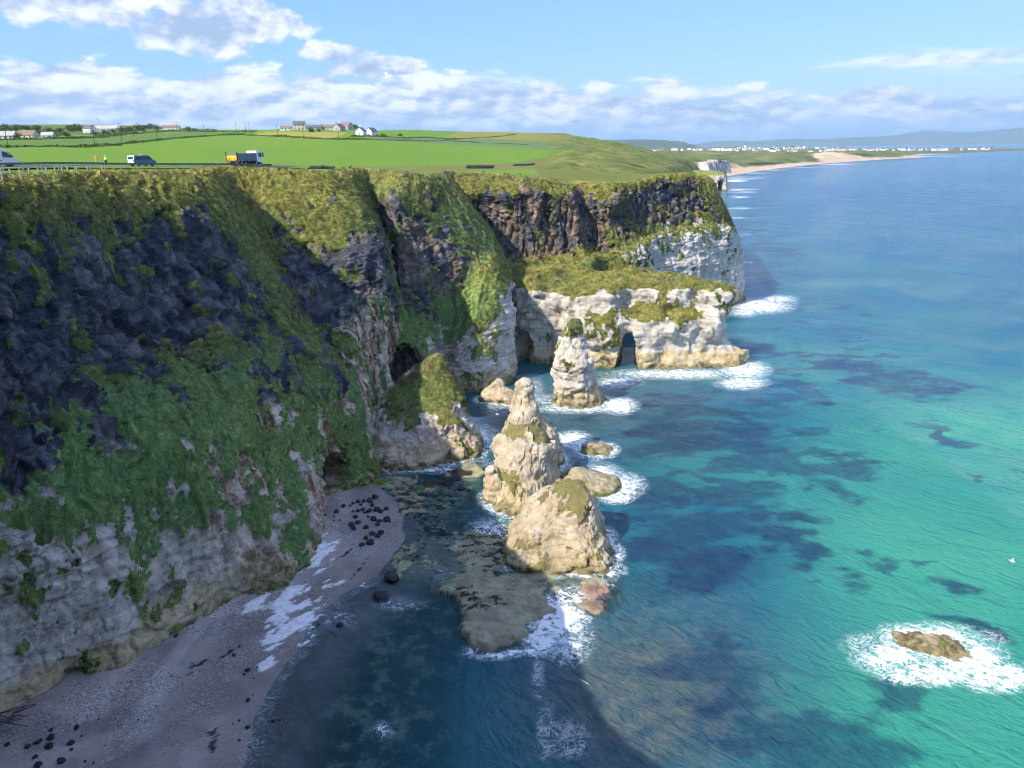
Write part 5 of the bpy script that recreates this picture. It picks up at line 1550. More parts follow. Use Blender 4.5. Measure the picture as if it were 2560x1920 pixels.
# tipper lorry: x forward
def make_truck():
    q, h = road_pose(618)
    q[2] = float(zland(q[0], q[1])[0]) + .43
    root = empty('tipper_truck', q, math.radians(77))
    tag(root, 'white cab tipper lorry with grey body and yellow chevron tailgate on the clifftop road', 'truck')
    MB().box(-4.6, 4.3, -.45, .45, .62, .9).build('chassis', BLACKP, root)
    body = MB().prism([(-4.7, 1.0), (2.0, 1.0), (2.35, 2.45), (-4.6, 2.45)], -1.22, 1.22).build('tipper_body', paint('grey_tipper_steel', (0.13, 0.17, 0.22), .5, .4, .2), root, bevel=.04)
    MB().box(-4.75, 2.4, -1.27, 1.27, 2.42, 2.55).build('top_rail', paint('grey_tipper_rail', (0.22, 0.25, 0.28), .5), body)
    for x in (-3.4, -2.2, -1.0, .2, 1.4):
        for sd in (-1, 1):
            MB().box(x - .06, x + .06, sd * 1.24 - .05, sd * 1.24 + .05, 1.0, 2.42).build('rib', paint('grey_tipper_rail', (0.2, 0.2, 0.2)), body)
    tg = MB().box(-4.86, -4.76, -1.2, 1.2, 1.02, 2.5).build('tailgate', paint('tailgate_brown_grey', (0.20, 0.17, 0.15), .6), root)
    MB().box(-4.90, -4.87, -1.1, 1.1, 1.22, 2.12).build('warning_board', paint('reflective_yellow', (0.85, 0.62, 0.03), .4), tg)
    red = paint('reflective_red', (0.62, 0.05, 0.03), .4)
    for k in range(-3, 4):                       # chevrons slope down away from the middle
        y0 = k * .32
        s_ = 1 if k >= 0 else -1
        V = [(-4.915, y0 + s_ * .00, 1.75), (-4.915, y0 + s_ * .15, 1.75), (-4.915, y0 + s_ * .45, 1.25), (-4.915, y0 + s_ * .30, 1.25)]
        if max(abs(v[1]) for v in V) < 1.12:
            MB().add(V + [(v[0] + .02, v[1], v[2]) for v in V], [(0, 1, 2, 3), (7, 6, 5, 4), (0, 4, 5, 1), (1, 5, 6, 2), (2, 6, 7, 3), (3, 7, 4, 0)]).build('chevron', red, tg)
    for sd in (-1, 1):
        MB().box(-4.95, -4.7, sd * 1.2 - .06, sd * 1.2 + .06, 1.0, 2.85).build('tailgate_post', BLACKP, tg)
        MB().box(-4.8, -4.7, sd * .95 - .2, sd * .95 + .2, .62, .86).build('tail_light', REDL, root)
        MB().box(-4.8, -4.74, sd * .95 - .24, sd * .95 + .24, .40, .60).build('mud_flap', paint('orange_mudflap', (0.72, 0.32, 0.12), .6), root)
    cab = MB().prism([(2.45, .75), (4.5, .55), (4.62, 1.5), (4.42, 2.75), (4.1, 3.0), (2.5, 3.02)], -1.2, 1.2).build('cab', WHITE, root, bevel=.06)
    MB().prism([(4.63, 1.62), (4.68, 1.62), (4.50, 2.66), (4.44, 2.66)], -1.08, 1.08).build('windscreen', GLASS, cab)
    for sd in (-1, 1):
        dr = MB().box(3.1, 4.3, sd * 1.2 - .015, sd * 1.2 + .015, .9, 1.72).build('door', WHITE, cab)
        MB().box(3.16, 3.34, sd * 1.22 - .02, sd * 1.22 + .02, 1.42, 1.5).build('door_handle', BLACKP, dr)
        MB().prism([(3.15, 1.78), (4.38, 1.70), (4.22, 2.6), (3.15, 2.6)], sd * 1.2 - .014, sd * 1.2 + .014).build('side_window', GLASS, cab)
        mi = MB().box(4.5, 4.62, sd * 1.42 - .12, sd * 1.42 + .12, 1.75, 2.62).build('mirror', BLACKP, cab)
        MB().tube((4.4, sd * 1.18, 2.55), (4.55, sd * 1.4, 2.6), .025, n=6).build('mirror_arm', BLACKP, mi)
        MB().box(4.5, 4.58, sd * .85 - .2, sd * .85 + .2, .78, .98).build('headlight', paint('headlight_glass', (.7, .72, .75), .2), cab)
        for x in (-3.3, -1.95, 2.2, 3.75):
            wheel(root, x, sd * 1.02, .52, .34, sd)
    MB().box(2.3, 2.45, -.5, .5, 2.3, 2.75).build('cab_back_panel', WHITE, cab)
make_truck()

# white panel van cut by the left frame edge
def make_van():
    q, h = road_pose(20)
    q[2] = float(zland(q[0], q[1])[0]) + .43
    root = empty('panel_van', q + np.array([-1.2, -.9, 0]), math.radians(48))
    tag(root, 'white high-roof panel van heading right on the road at the left edge', 'van')
    prof = [(-2.9, .42), (2.95, .38), (3.1, .62), (3.05, .95), (2.45, 1.25), (1.75, 2.05), (1.25, 2.52), (.6, 2.66), (-2.7, 2.66), (-2.9, 2.5)]
    b = MB().prism(prof, -.98, .98).build('body', WHITE, root, bevel=.07)
    for sd in (-1, 1):
        MB().prism([(1.02, 1.28), (2.22, 1.22), (1.68, 1.95), (1.2, 2.1), (1.02, 2.1)], sd * .985 - .015, sd * .985 + .015).build('side_window', GLASS, b)
        dr = MB().prism([(.95, .55), (2.3, .55), (2.3, 1.2), (.95, 1.24)], sd * .985 - .008, sd * .985 + .008).build('door', WHITE, b)
        MB().box(1.0, 1.18, sd * 1.0 - .015, sd * 1.0 + .015, 1.02, 1.08).build('door_handle', BLACKP, dr)
        MB().box(2.0, 2.16, sd * 1.12 - .11, sd * 1.12 + .11, 1.28, 1.6).build('mirror', BLACKP, b)
        MB().box(-2.9, .9, sd * .99 - .012, sd * .99 + .012, .78, .86).build('rubbing_strip', BLACKP, b)
        MB().box(2.92, 3.06, sd * .78 - .14, sd * .78 + .14, .82, 1.02).build('headlight', paint('headlight_glass', (.7, .72, .75), .2), b)
        for x in (-1.75, 1.95):
            wheel(root, x, sd * .84, .36, .24, sd)
    MB().prism([(2.52, 1.24), (2.56, 1.26), (1.84, 2.06), (1.80, 2.03)], -.86, .86).build('windscreen', GLASS, b)
make_van()

# minibus
def make_minibus():
    q, h = road_pose(352)
    q[2] = float(zland(q[0], q[1])[0]) + .43
    root = empty('minibus', q + np.array([0.6, -.5, 0]), math.radians(66))
    tag(root, 'blue minibus with a white back parked by the two road workers', 'minibus')
    BL = paint('blue_minibus_paint', (0.07, 0.14, 0.26), .3, .5, .08)
    prof = [(-2.35, .38), (2.35, .36), (2.5, .6), (2.45, .88), (1.75, 1.12), (1.05, 1.86), (.7, 1.94), (-2.15, 1.94), (-2.35, 1.3)]
    b = MB().prism(prof, -.92, .92).build('body', BL, root, bevel=.06)
    tl = MB().prism([(-2.40, .5), (-2.36, .5), (-2.36, 1.3), (-2.18, 1.92), (-2.22, 1.92), (-2.40, 1.3)], -.88, .88).build('tailgate', WHITE, root)
    MB().prism([(-2.405, 1.26), (-2.425, 1.26), (-2.27, 1.76), (-2.25, 1.76)], -.72, .72).build('rear_window', GLASS, tl)
    for sd in (-1, 1):
        for x0, x1 in ((-2.0, -.9), (-.78, .28)):
            MB().box(x0, x1, sd * .925 - .012, sd * .925 + .012, 1.2, 1.74).build('side_window', GLASS, b)
        MB().prism([(.4, 1.2), (1.5, 1.2), (.95, 1.74), (.4, 1.74)], sd * .925 - .012, sd * .925 + .012).build('side_window', GLASS, b)
        MB().box(-2.44, -2.38, sd * .8 - .08, sd * .8 + .08, .75, 1.1).build('tail_light', REDL, tl)
        MB().box(1.3, 1.42, sd * 1.02 - .09, sd * 1.02 + .09, 1.2, 1.38).build('mirror', BLACKP, b)
        MB().box(2.34, 2.48, sd * .7 - .14, sd * .7 + .14, .68, .84).build('headlight', paint('headlight_glass', (.7, .72, .75), .2), b)
        for x in (-1.45, 1.5):
            wheel(root, x, sd * .8, .33, .22, sd)
    MB().box(-.2, .2, -.5, .5, 1.95, 2.03).build('roof_beacon', WHITE, b)
make_minibus()

# road workers
def skin_mesh(name, joints, bones, mat, parent, sub=1):
    me = bpy.data.meshes.new(name)
    me.from_pydata([j[:3] for j in joints], bones, [])
    o = bpy.data.objects.new(name, me)
    COL.objects.link(o)
    sk = o.modifiers.new('skin', 'SKIN')
    for v, j in zip(me.skin_vertices[0].data if me.skin_vertices else [], joints):
        v.radius = (j[3], j[3])
    if not me.skin_vertices:
        bpy.context.view_layer.objects.active = o
    ss = o.modifiers.new('sub', 'SUBSURF')
    ss.levels = ss.render_levels = sub
    me.materials.append(mat)
    o.parent = parent
    return o
def make_skin(name, joints, bones, mat, parent):
    me = bpy.data.meshes.new(name)
    me.from_pydata([j[:3] for j in joints], bones, [])
    o = bpy.data.objects.new(name, me)
    COL.objects.link(o)
    o.modifiers.new('skin', 'SKIN')
    bpy.context.view_layer.update()
    lay = me.skin_vertices[0] if len(me.skin_vertices) else None
    if lay:
        for v, j in zip(lay.data, joints):
            v.radius = (j[3], j[3] * (j[4] if len(j) > 4 else 1))
        lay.data[0].use_root = True
    s_ = o.modifiers.new('smooth', 'SUBSURF')
    s_.levels = s_.render_levels = 1
    me.materials.append(mat)
    o.parent = parent
    return o
def make_worker(px, jacket, trouser, label, face, hipw):
    q = PY(px, 412, 138.0)
    q[2] = float(zland(q[0], q[1])[0]) + .43
    root = empty('person', q, face)
    tag(root, label, 'person', 'road workers')
    SK = paint('skin_tone', (0.55, 0.36, 0.27), .6)
    # joints: pelvis root, spine, neck, head, arms with elbows bent to the hips, legs
    J = [(0, 0, .95, .13), (0, 0, 1.2, .14), (0, 0, 1.42, .12), (0, 0, 1.52, .055), (0, .01, 1.63, .095), (0, .01, 1.72, .085),
         (.2, 0, 1.42, .06), (.34, -.05, 1.18, .045), (.22, .14, 1.0, .035), (-.2, 0, 1.42, .06), (-.34, -.05, 1.18, .045), (-.22, .14, 1.0, .035),
         (.1, 0, .9, .09), (.11, .02, .5, .06), (.11, 0, .09, .045), (.11, .14, .04, .04), (-.1, 0, .9, .09), (-.12, .02, .5, .06), (-.12, 0, .09, .045), (-.12, .14, .04, .04)]
    B = [(0, 1), (1, 2), (2, 3), (3, 4), (4, 5), (2, 6), (6, 7), (7, 8), (2, 9), (9, 10), (10, 11), (0, 12), (12, 13), (13, 14), (14, 15), (0, 16), (16, 17), (17, 18), (18, 19)]
    make_skin('body', J, B, SK, root)
    JJ = [(0, 0, .92, .19), (0, 0, 1.2, .185), (0, 0, 1.42, .15), (.21, 0, 1.41, .085), (.35, -.05, 1.17, .07), (.24, .12, 1.03, .055), (-.21, 0, 1.41, .085), (-.35, -.05, 1.17, .07), (-.24, .12, 1.03, .055)]
    make_skin('jacket', JJ, [(0, 1), (1, 2), (2, 3), (3, 4), (4, 5), (2, 6), (6, 7), (7, 8)], jacket, root)
    JT = [(0, 0, .93, .165), (.1, 0, .84, .11), (.115, .02, .5, .085), (.115, 0, .12, .075), (-.1, 0, .84, .11), (-.125, .02, .5, .085), (-.125, 0, .12, .075)]
    make_skin('trousers', JT, [(0, 1), (1, 2), (2, 3), (0, 4), (4, 5), (5, 6)], trouser, root)
    MB().tube((0, .01, 1.70), (0, .01, 1.80), .125, .075, 12).build('hard_hat', WHITE, root, smooth=True)
make_worker(243, paint('orange_hi_vis', (0.85, 0.33, 0.04), .6), paint('pale_trousers', (0.55, 0.5, 0.45), .8), 'person in an orange high-visibility jacket standing on the road', math.radians(200), 1)
make_worker(266, paint('yellow_hi_vis', (0.72, 0.82, 0.05), .6), paint('dark_trousers', (0.03, 0.04, 0.07), .8), 'person in a yellow high-visibility jacket and dark trousers on the road', math.radians(150), 1)

# wooden railing at the viewpoint lay-by
def make_railing():
    root = empty('railing', (0, 0, 0))
    tag(root, 'grey wooden post railing above the cliff edge at the far left', 'fence')
    WD = paint('weathered_timber', (0.36, 0.33, 0.28), .85, .2, .2)
    pts = []
    for px, Y in [(-60,76),(5,78),(27,80),(52,81),(75,83),(98,84.5),(118,86),(140,88),(158,89.5),(172,91),(195,93),(222,96),(258,100)]:
        x = ray(px, 440)[0] / ray(px, 440)[1] * Y
        pts.append((x, Y, float(zland(x, Y)[0]) + .1))
    pm = None
    for k, q in enumerate(pts):
        po = MB().box(-.07, .07, -.06, .06, -.2, 1.15).build('post', WD, root) if pm is None else bpy.data.objects.new('post', pm)
        if pm is None:
            pm = po.data
        else:
            COL.objects.link(po)
            po.parent = root
        po.location = q
    for a, b in zip(pts[:-1], pts[1:]):
        MB().tube((a[0], a[1], a[2] + 1.12), (b[0], b[1], b[2] + 1.12), .045, n=6).build('rail', WD, root)
        MB().tube((a[0], a[1], a[2] + .6), (b[0], b[1], b[2] + .6), .02, n=5).build('wire', STEEL, root)
make_railing()

# ------------------------------------------------------------------ houses on the hill
RW = [paint('white_render_wall', (0.74, 0.73, 0.70), .9, .1, .06, .5), paint('grey_render_wall', (0.42, 0.41, 0.40), .9, .1, .1, .5), paint('cream_render_wall', (0.62, 0.56, 0.46), .9, .1, .08, .5)]
RR = [paint('slate_roof', (0.13, 0.135, 0.15), .8, .2, .15, .6), paint('brown_tile_roof', (0.24, 0.17, 0.13), .85, .15, .15, .6), paint('red_tile_roof', (0.42, 0.16, 0.10), .85, .15, .15, .6), paint('pale_sheet_roof', (0.40, 0.38, 0.38), .7, .2, .1, .6)]
def make_house(px, py, L, D, H, R, rot, wall, roof, label, chim=1, group='houses on the hilltop', Y=None, gables=0):
    q = land_hit(px, py) if Y is None else np.array([*PY(px, py, Y)[:2], float(zland(PY(px, py, Y)[0], Y)[0])])
    root = empty('house', q - np.array([0, 0, .3]), math.radians(rot))
    tag(root, label, 'house', group)
    w = MB().prism([(-D / 2, 0), (D / 2, 0), (D / 2, H), (0, H + R), (-D / 2, H)], -L / 2, L / 2, axis='x').build('wall', RW[wall], root)
    o = .35
    rf = MB()
    for s_ in (-1, 1):
        V = [(-L / 2 - o, s_ * (D / 2 + o), H - o * R / (D / 2) + .02), (L / 2 + o, s_ * (D / 2 + o), H - o * R / (D / 2) + .02), (L / 2 + o, 0, H + R + .02), (-L / 2 - o, 0, H + R + .02)]
        V += [(a, b, c + .16) for a, b, c in V]
        rf.add(V, [(3, 2, 1, 0), (4, 5, 6, 7), (0, 1, 5, 4), (1, 2, 6, 5), (2, 3, 7, 6), (3, 0, 4, 7)])
    rfo = rf.build('roof', RR[roof], root)
    for k in range(chim):
        x = (-L / 2 + .7) if k == 0 else (L / 2 - .7)
        MB().box(x - .45, x + .45, -.4, .4, H + R - .6, H + R + 1.4).build('chimney', RW[1], rfo)
    n = max(2, int(L / 3.2))
    for k in range(n):
        x = -L / 2 + (k + .5) * L / n
        for f in range(1 if H < 4.2 else 2):
            z = 1.0 + f * 2.6
            if k == n // 2 and f == 0:
                MB().box(x - .5, x + .5, -D / 2 - .06, -D / 2 + .05, 0, 2.1).build('door', BLACKP, root)
            else:
                wd = MB().box(x - .55, x + .55, -D / 2 - .05, -D / 2 + .05, z, z + 1.2).build('window', GLASS, root)
                MB().box(x - .65, x + .65, -D / 2 - .12, -D / 2 + .02, z - .12, z - .02).build('sill', RW[0], wd)
    for s_ in (-1, 1):
        MB().box(s_ * L / 2 - .05, s_ * L / 2 + .05, -.6, .6, 1.0, 2.3).build('window', GLASS, root)
    return root
HOUSES = [
 (225, 331, 11, 8, 4.0, 3.4, -25, 0, 0, 'white hillside house with slate roof left of the long barn', 2),
 (272, 329, 26, 10, 3.4, 3.2, 5, 1, 3, 'long grey barn with pale sheet roof below the wind turbine', 0),
 (428, 324, 20, 8, 2.8, 2.6, 2, 0, 1, 'long low bungalow with brown roof right of the tree clump', 0),
 (14, 348, 13, 8, 2.6, 2.6, 10, 2, 3, 'pale bungalow among bushes at the far left', 1),
 (72, 346, 12, 8, 2.6, 3.0, -5, 2, 1, 'bungalow with brown roof right of the round bush', 0),
 (122, 345, 8, 6, 2.2, 2.2, 5, 2, 3, 'small shed with grey roof in the low field', 0),
 (749, 324, 12, 8, 5.4, 3.2, 12, 2, 0, 'two-storey farmhouse with a chimney at each end and slate roof', 2),
 (716, 326, 11, 6, 2.6, 2.2, 4, 0, 1, 'low white outbuilding left of the two-storey farmhouse', 0),
 (785, 325, 16, 7, 2.8, 2.4, 0, 1, 0, 'grey slate outbuilding just right of the two-storey farmhouse', 0),
 (822, 325, 18, 8, 3.0, 2.6, 2, 2, 1, 'long cream farm building with brown roof in the hilltop row', 0),
 (848, 327, 10, 9, 3.6, 3.6, 70, 1, 0, 'grey gabled house with its gable turned to the sea', 1),
 (866, 324, 13, 9, 4.0, 3.6, -30, 1, 1, 'big brown-roofed house at the right end of the hilltop row', 1),
 (903, 339, 9, 8, 4.2, 3.4, 80, 0, 0, 'white modern gabled house, left of the white pair', 0),
 (929, 339, 9, 8, 4.2, 3.6, 62, 0, 0, 'white modern gabled house, right of the white pair', 0)]
for h_ in HOUSES:
    make_house(*h_).scale = (.82, .82, .82)

# wind turbine
q = land_hit(247, 318, 300, 1000)
_vt = ray(247, 318)
q = np.array([_vt[0] / _vt[1] * 760, 760, float(zland(_vt[0] / _vt[1] * 760, 760)[0])])
r_ = empty('wind_turbine', q, math.radians(20))
tag(r_, 'small white three-bladed wind turbine on the left skyline', 'wind turbine')
WT = paint('turbine_white', (0.62, 0.64, 0.66), .5)
zt = PY(247, 297, 760)[2] - q[2]
MB().tube((0, 0, 0), (0, 0, zt), .5, .28, 12).build('tower', WT, r_)
nc = MB().box(-.5, .5, -1.2, 1.0, zt - .4, zt + .5).build('nacelle', WT, r_, bevel=.1)
MB().tube((0, -1.2, zt), (0, -1.7, zt), .35, .1, 10).build('hub', WT, nc)
for a in (130, 250, 345):
    t = math.radians(a)
    MB().tube((0, -1.5, zt), (math.cos(t) * 5.6, -1.5, zt + math.sin(t) * 5.6), .28, .08, 6).build('blade', WT, r_)

# telegraph poles
PW = paint('creosoted_pole', (0.085, 0.068, 0.055), .9)
def pole_proto():
    r = empty('telegraph_pole', (0, 0, 0))
    MB().tube((0, 0, 0), (0, 0, 8.2), .15, .11, 8).build('post', PW, r)
    c = MB().box(-.8, .8, -.06, .06, 7.5, 7.64).build('crossarm', PW, r)
    for x in (-.7, .7):
        MB().tube((x, 0, 7.64), (x, 0, 7.82), .05, .03, 6).build('insulator', RW[0], c)
    return r
POLES = [(19,360,'at the far left below the bungalows'),(237,361,'standing in the rough strip at left'),(299,333,'beside the long barn'),(306,357,'below the tree clump on the grass strip'),(334,342,'in front of the tree clump'),
 (394,355,'in the middle of the left hill field'),(443,328,'behind the long low bungalow'),(511,338,'on the hedge line between the left fields'),(592,331,'tallest on the skyline left of the yellow field'),(614,331,'close beside the leaning skyline pole'),
 (624,331,'on the skyline above the yellow field corner'),(695,342,'in the yellow field'),(758,340,'at the yellow field below the farmhouse'),(846,343,'by the lane below the gabled house'),(893,335,'left of the white pair of houses'),(908,330,'behind the white pair of houses')]
pp = None
for px, py, wh in POLES:
    q = land_hit(px, py)
    o = pole_proto() if pp is None else copy_tree(pp)
    pp = pp or o
    o.location = q - np.array([0, 0, .2])
    o.rotation_euler = (RNG.normal(0, .02), RNG.normal(0, .03), RNG.uniform(-.5, .5))
    tag(o, 'dark wooden telegraph pole ' + wh, 'telegraph pole', 'telegraph poles on the hill')

# trees and bushes: leaf clumps round limbs
LEAF, g = material('tree_leaves')
rn = g.n('ShaderNodeObjectInfo').outputs['Random']
nn = g.noise(g.n('ShaderNodeTexCoord').outputs['Object'], 1.3, 3)
g.out(g.bsdf(g.mix(rn, g.ramp(nn, [(.3, (0.03, 0.06, 0.015)), (.7, (0.10, 0.155, 0.04))]), g.ramp(nn, [(.3, (0.05, 0.085, 0.02)), (.7, (0.15, 0.20, 0.05))])), .8, None, .2))
BARK = paint('tree_bark', (0.09, 0.07, 0.05), .9)
def crown_mesh(seed, R, H, n):
    r = np.random.default_rng(seed)
    c = np.array([[0, 0, H * .45]] + [[r.normal(0, R * .45), r.normal(0, R * .45), H * r.uniform(.12, .62)] for _ in range(9)])
    k = r.integers(0, len(c), n)
    d = r.normal(0, 1, (n, 3))
    d /= np.linalg.norm(d, axis=1, keepdims=True)
    p = c[k] + d * (R * r.uniform(.25, .62, n))[:, None] * np.array([1, 1, .8])
    p[:, 2] = np.maximum(p[:, 2], .25)
    a = r.normal(0, 1, (n, 3)); a /= np.linalg.norm(a, axis=1, keepdims=True)
    b = np.cross(a, r.normal(0, 1, (n, 3))); b /= np.linalg.norm(b, axis=1, keepdims=True)
    s_ = r.uniform(.25, .5, n)[:, None] * R * .28
    V = np.stack([p - a * s_, p + b * s_ * .7, p + a * s_, p - b * s_ * .7], 1).reshape(-1, 3)
    return V, np.arange(4 * n).reshape(-1, 4)
TREEP = []
for sd in range(4):
    V, F = crown_mesh(sd + 3, 2.6, 5.2, 520)
    t = empty('tree', (0, 0, -200))
    cr = mesh_np('crown', V, F, LEAF, smooth=False, parent=t)
    tr = MB().tube((0, 0, -.2), (.1, .05, 2.6), .2, .13, 7)
    for a in range(5):
        tr.tube((.05, .02, 1.4 + .25 * a), (1.1 * math.cos(a * 1.3), 1.1 * math.sin(a * 1.3), 3.0 + .25 * a), .08, .04, 5)
    tr.build('trunk', BARK, t)
    TREEP.append(t)
TREES = [(-20,338,2.2),(12,330,2.2),(40,327,2.0),(48,349,1.1),(68,328,2.0),(95,331,1.8),(108,342,1.5),(125,334,1.7),(150,333,1.5),(178,331,1.8),(193,329,2.2),(208,330,1.5),(285,335,1.2),(305,334,1.4),(325,331,1.6),(345,328,1.9),(362,325,1.7),(378,323,1.6),(394,324,1.2),(473,326,1.2),(488,328,.9),(520,328,.7),(535,328,.7),(776,330,1.2),(797,330,.9),(884,325,1.5),(958,342,.9),(1000,341,.9),(240,341,1.0),(262,339,1.1),(140,343,1.0),(165,341,1.1)]
for k, (px, py, s_) in enumerate(TREES):
    q = land_hit(px, py)
    base = TREEP[k % 4]
    o = base if k < 4 else copy_tree(base)
    o.location = q
    o.rotation_euler = (0, 0, RNG.uniform(0, 6.28))
    o.scale = (s_ * RNG.uniform(.9, 1.3), s_ * RNG.uniform(.9, 1.3), s_ * .8)
    tag(o, 'green bushy tree on the hilltop near the houses', 'tree', 'trees and bushes among the hilltop houses')

# gorse and bramble scrub on the cliff turf
def cliff_scrub():
    F = grid_faces(NSC, NTC)
    p, n, dist, vi = grass_points(COAST_P, F, COAST_G, None, None, 0.16)
    ok = (fbm(p, 9, 3) > 0.05)
    p, n, dist, vi = p[ok], n[ok], dist[ok], vi[ok]
    protos = []
    for sd in range(3):
        V, Fc = crown_mesh(sd + 40, .55, .7, 150)
        protos.append(mesh_np('scrub', V, Fc, LEAF, smooth=False, link=False))
    k = len(p)
    rot = np.stack([RNG.uniform(-.3, .3, k), RNG.uniform(-.3, .3, k), RNG.uniform(0, 6.28, k)], 1)
    print('scrub', k)
    scatter('cliff_scrub', p, rot, RNG.uniform(.45, 1.25, k), 0 * dist, 0 * dist, n, protos)
cliff_scrub()

# hedges: lumpy rows of leaves along field edges
def make_hedge(pts, h, w, label):
    L = np.array([land_hit(x, y) for x, y in pts])
    C = catmull(L, np.linspace(0, len(L) - 1, 90))
    seg = np.linalg.norm(np.diff(C[:, :2], axis=0), axis=1).sum()
    n = int(min(2600, seg * 8))
    k = RNG.uniform(0, 89, n)
    i = k.astype(int)
    p = C[i] + (C[np.minimum(i + 1, 89)] - C[i]) * (k - i)[:, None]
    p[:, 2] = zland(p[:, 0], p[:, 1])
    hv = h * (0.75 + 0.5 * fbm(p, 9, 2))
    p = p + np.c_[RNG.normal(0, w * .35, n), RNG.normal(0, w * .35, n), RNG.uniform(0, 1, n) * np.maximum(hv, .2)]
    a = RNG.normal(0, 1, (n, 3)); a /= np.linalg.norm(a, axis=1, keepdims=True)
    b = np.cross(a, RNG.normal(0, 1, (n, 3))); b /= np.linalg.norm(b, axis=1, keepdims=True)
    s_ = RNG.uniform(.3, .75, n)[:, None] * max(.6, h * .5)
    V = np.stack([p - a * s_, p + b * s_, p + a * s_, p - b * s_], 1).reshape(-1, 3)
    o = mesh_np('hedge', V, np.arange(4 * n).reshape(-1, 4), LEAF, smooth=False)
    return tag(o, label, 'hedge', 'hedges between the fields')
make_hedge([(-120,372),(0,370),(110,368),(205,368),(300,363)], 1.0, 2.0, 'rough dark hedge along the lower edge of the left fields')
make_hedge([(195,368),(300,362),(390,352),(470,344),(560,339),(612,337)], 1.2, 2.5, 'hedge climbing diagonally from the left fields to the yellow field')
make_hedge([(-100,353),(60,350),(180,347),(260,344),(340,333)], 1.3, 2.0, 'hedge below the left bungalows')
make_hedge([(620,339),(700,342),(800,348),(900,350),(1000,352),(1100,353),(1180,356)], 1.4, 2.2, 'long hedge below the yellow field and white houses')
make_hedge([(880,343),(960,343),(1050,345),(1140,349)], 1.4, 2.0, 'short hedge right of the white houses')
make_hedge([(1140,349),(1230,343),(1290,336)], .9, 1.5, 'thin hedge running up the olive hill')
make_hedge([(1180,357),(1260,361),(1320,363)], 1.0, 1.6, 'dark hedge across the blue-green crop')
make_hedge([(250,341),(300,338),(350,334),(420,329),(520,330),(640,331)], 1.5, 2.5, 'hedge along the skyline from the barn to the yellow field')

# dry stone walls
def make_wall(pts, h, label):
    SW = paint('dark_field_stone', (0.17, 0.165, 0.165), .95, .1, .35, 1.2)
    root = empty('stone_wall', (0, 0, 0))
    tag(root, label, 'wall', 'field walls above the cliff')
    L = np.array([land_hit(x, y) for x, y in pts])
    seg = np.linalg.norm(L[-1] - L[0])
    n = int(max(8, seg / .9))
    r = random.Random(len(label))
    proto = None
    for k in range(n):
        c = catmull(L, np.array([(k + .5) / n * (len(L) - 1)]))[0]
        for lv in range(2):
            if proto is None:
                o = MB().box(-.5, .5, -.3, .3, 0, .5, .06, .04).build('stone', SW, root, bevel=.06)
                proto = o.data
            else:
                o = bpy.data.objects.new('stone', proto)
                COL.objects.link(o)
                o.parent = root
            d = L[-1] - L[0]
            o.location = (c[0] + r.uniform(-.05, .05) + (.4 if lv else 0), c[1] + r.uniform(-.05, .05), c[2] + lv * h * .5 - .1)
            o.rotation_euler = (0, r.uniform(-.06, .06), math.atan2(d[1], d[0]) + r.uniform(-.1, .1))
            o.scale = (r.uniform(.85, 1.05), 1, h * r.uniform(.95, 1.2))
make_wall([(770,423),(800,422),(832,423)], .8, 'low broken dark stone wall above the gully')
make_wall([(1165,421),(1200,421),(1232,421)], 1.25, 'solid dark stone wall below the big green field')
make_wall([(1282,415),(1310,414),(1334,413)], .9, 'short dark stone wall at the right end of the field')

# wire fences round the clifftop field
def make_fence(pts, n, label, h=0.95):
    root = empty('wire_fence', (0, 0, 0))
    tag(root, label, 'fence', 'post and wire fences')
    WD = paint('grey_fence_post', (0.27, 0.25, 0.21), .9)
    L = np.array([land_hit(x, y) for x, y in pts])
    C = catmull(L, np.linspace(0, len(L) - 1, n))
    C[:, 2] = zland(C[:, 0], C[:, 1])
    pm = None
    for q in C:
        if pm is None:
            o = MB().box(-.055, .055, -.055, .055, -.2, h).build('post', WD, root)
            pm = o.data
        else:
            o = bpy.data.objects.new('post', pm)
            COL.objects.link(o)
            o.parent = root
        o.location = q
        o.rotation_euler = (RNG.normal(0, .05), RNG.normal(0, .05), 0)
    w = MB()
    for a, b in zip(C[:-1], C[1:]):
        for z in (.45, .85):
            w.tube((a[0], a[1], a[2] + z), (b[0], b[1], b[2] + z), .012, n=4)
    w.build('wire', STEEL, root)
make_fence([(985,437),(1080,442),(1180,446),(1280,448),(1335,449)], 26, 'fence along the cliff edge of the bright clifftop field')
make_fence([(870,431),(960,428),(1050,424),(1150,420),(1250,416),(1335,410)], 34, 'fence on the inland side of the clifftop field')
make_fence([(1310,412),(1350,400),(1400,388),(1440,384)], 22, 'fence climbing along the green field edge to the knoll')
make_fence([(1105,347),(1180,353),(1260,362),(1330,372)], 22, 'fence between the crop and the olive hill')
make_fence([(1335,438),(1340,444),(1352,448)], 7, 'short white-posted fence at the field corner', 1.3)
q = land_hit(1490, 397)
sg = empty('road_sign', q)
tag(sg, 'small white road sign on the coast slope', 'sign')
MB().box(-1.1, 1.1, -.03, .03, 1.0, 2.6).build('panel', WHITE, sg)
MB().tube((0, .06, -.2), (0, .06, 2.4), .06, n=6).build('post', STEEL, sg)

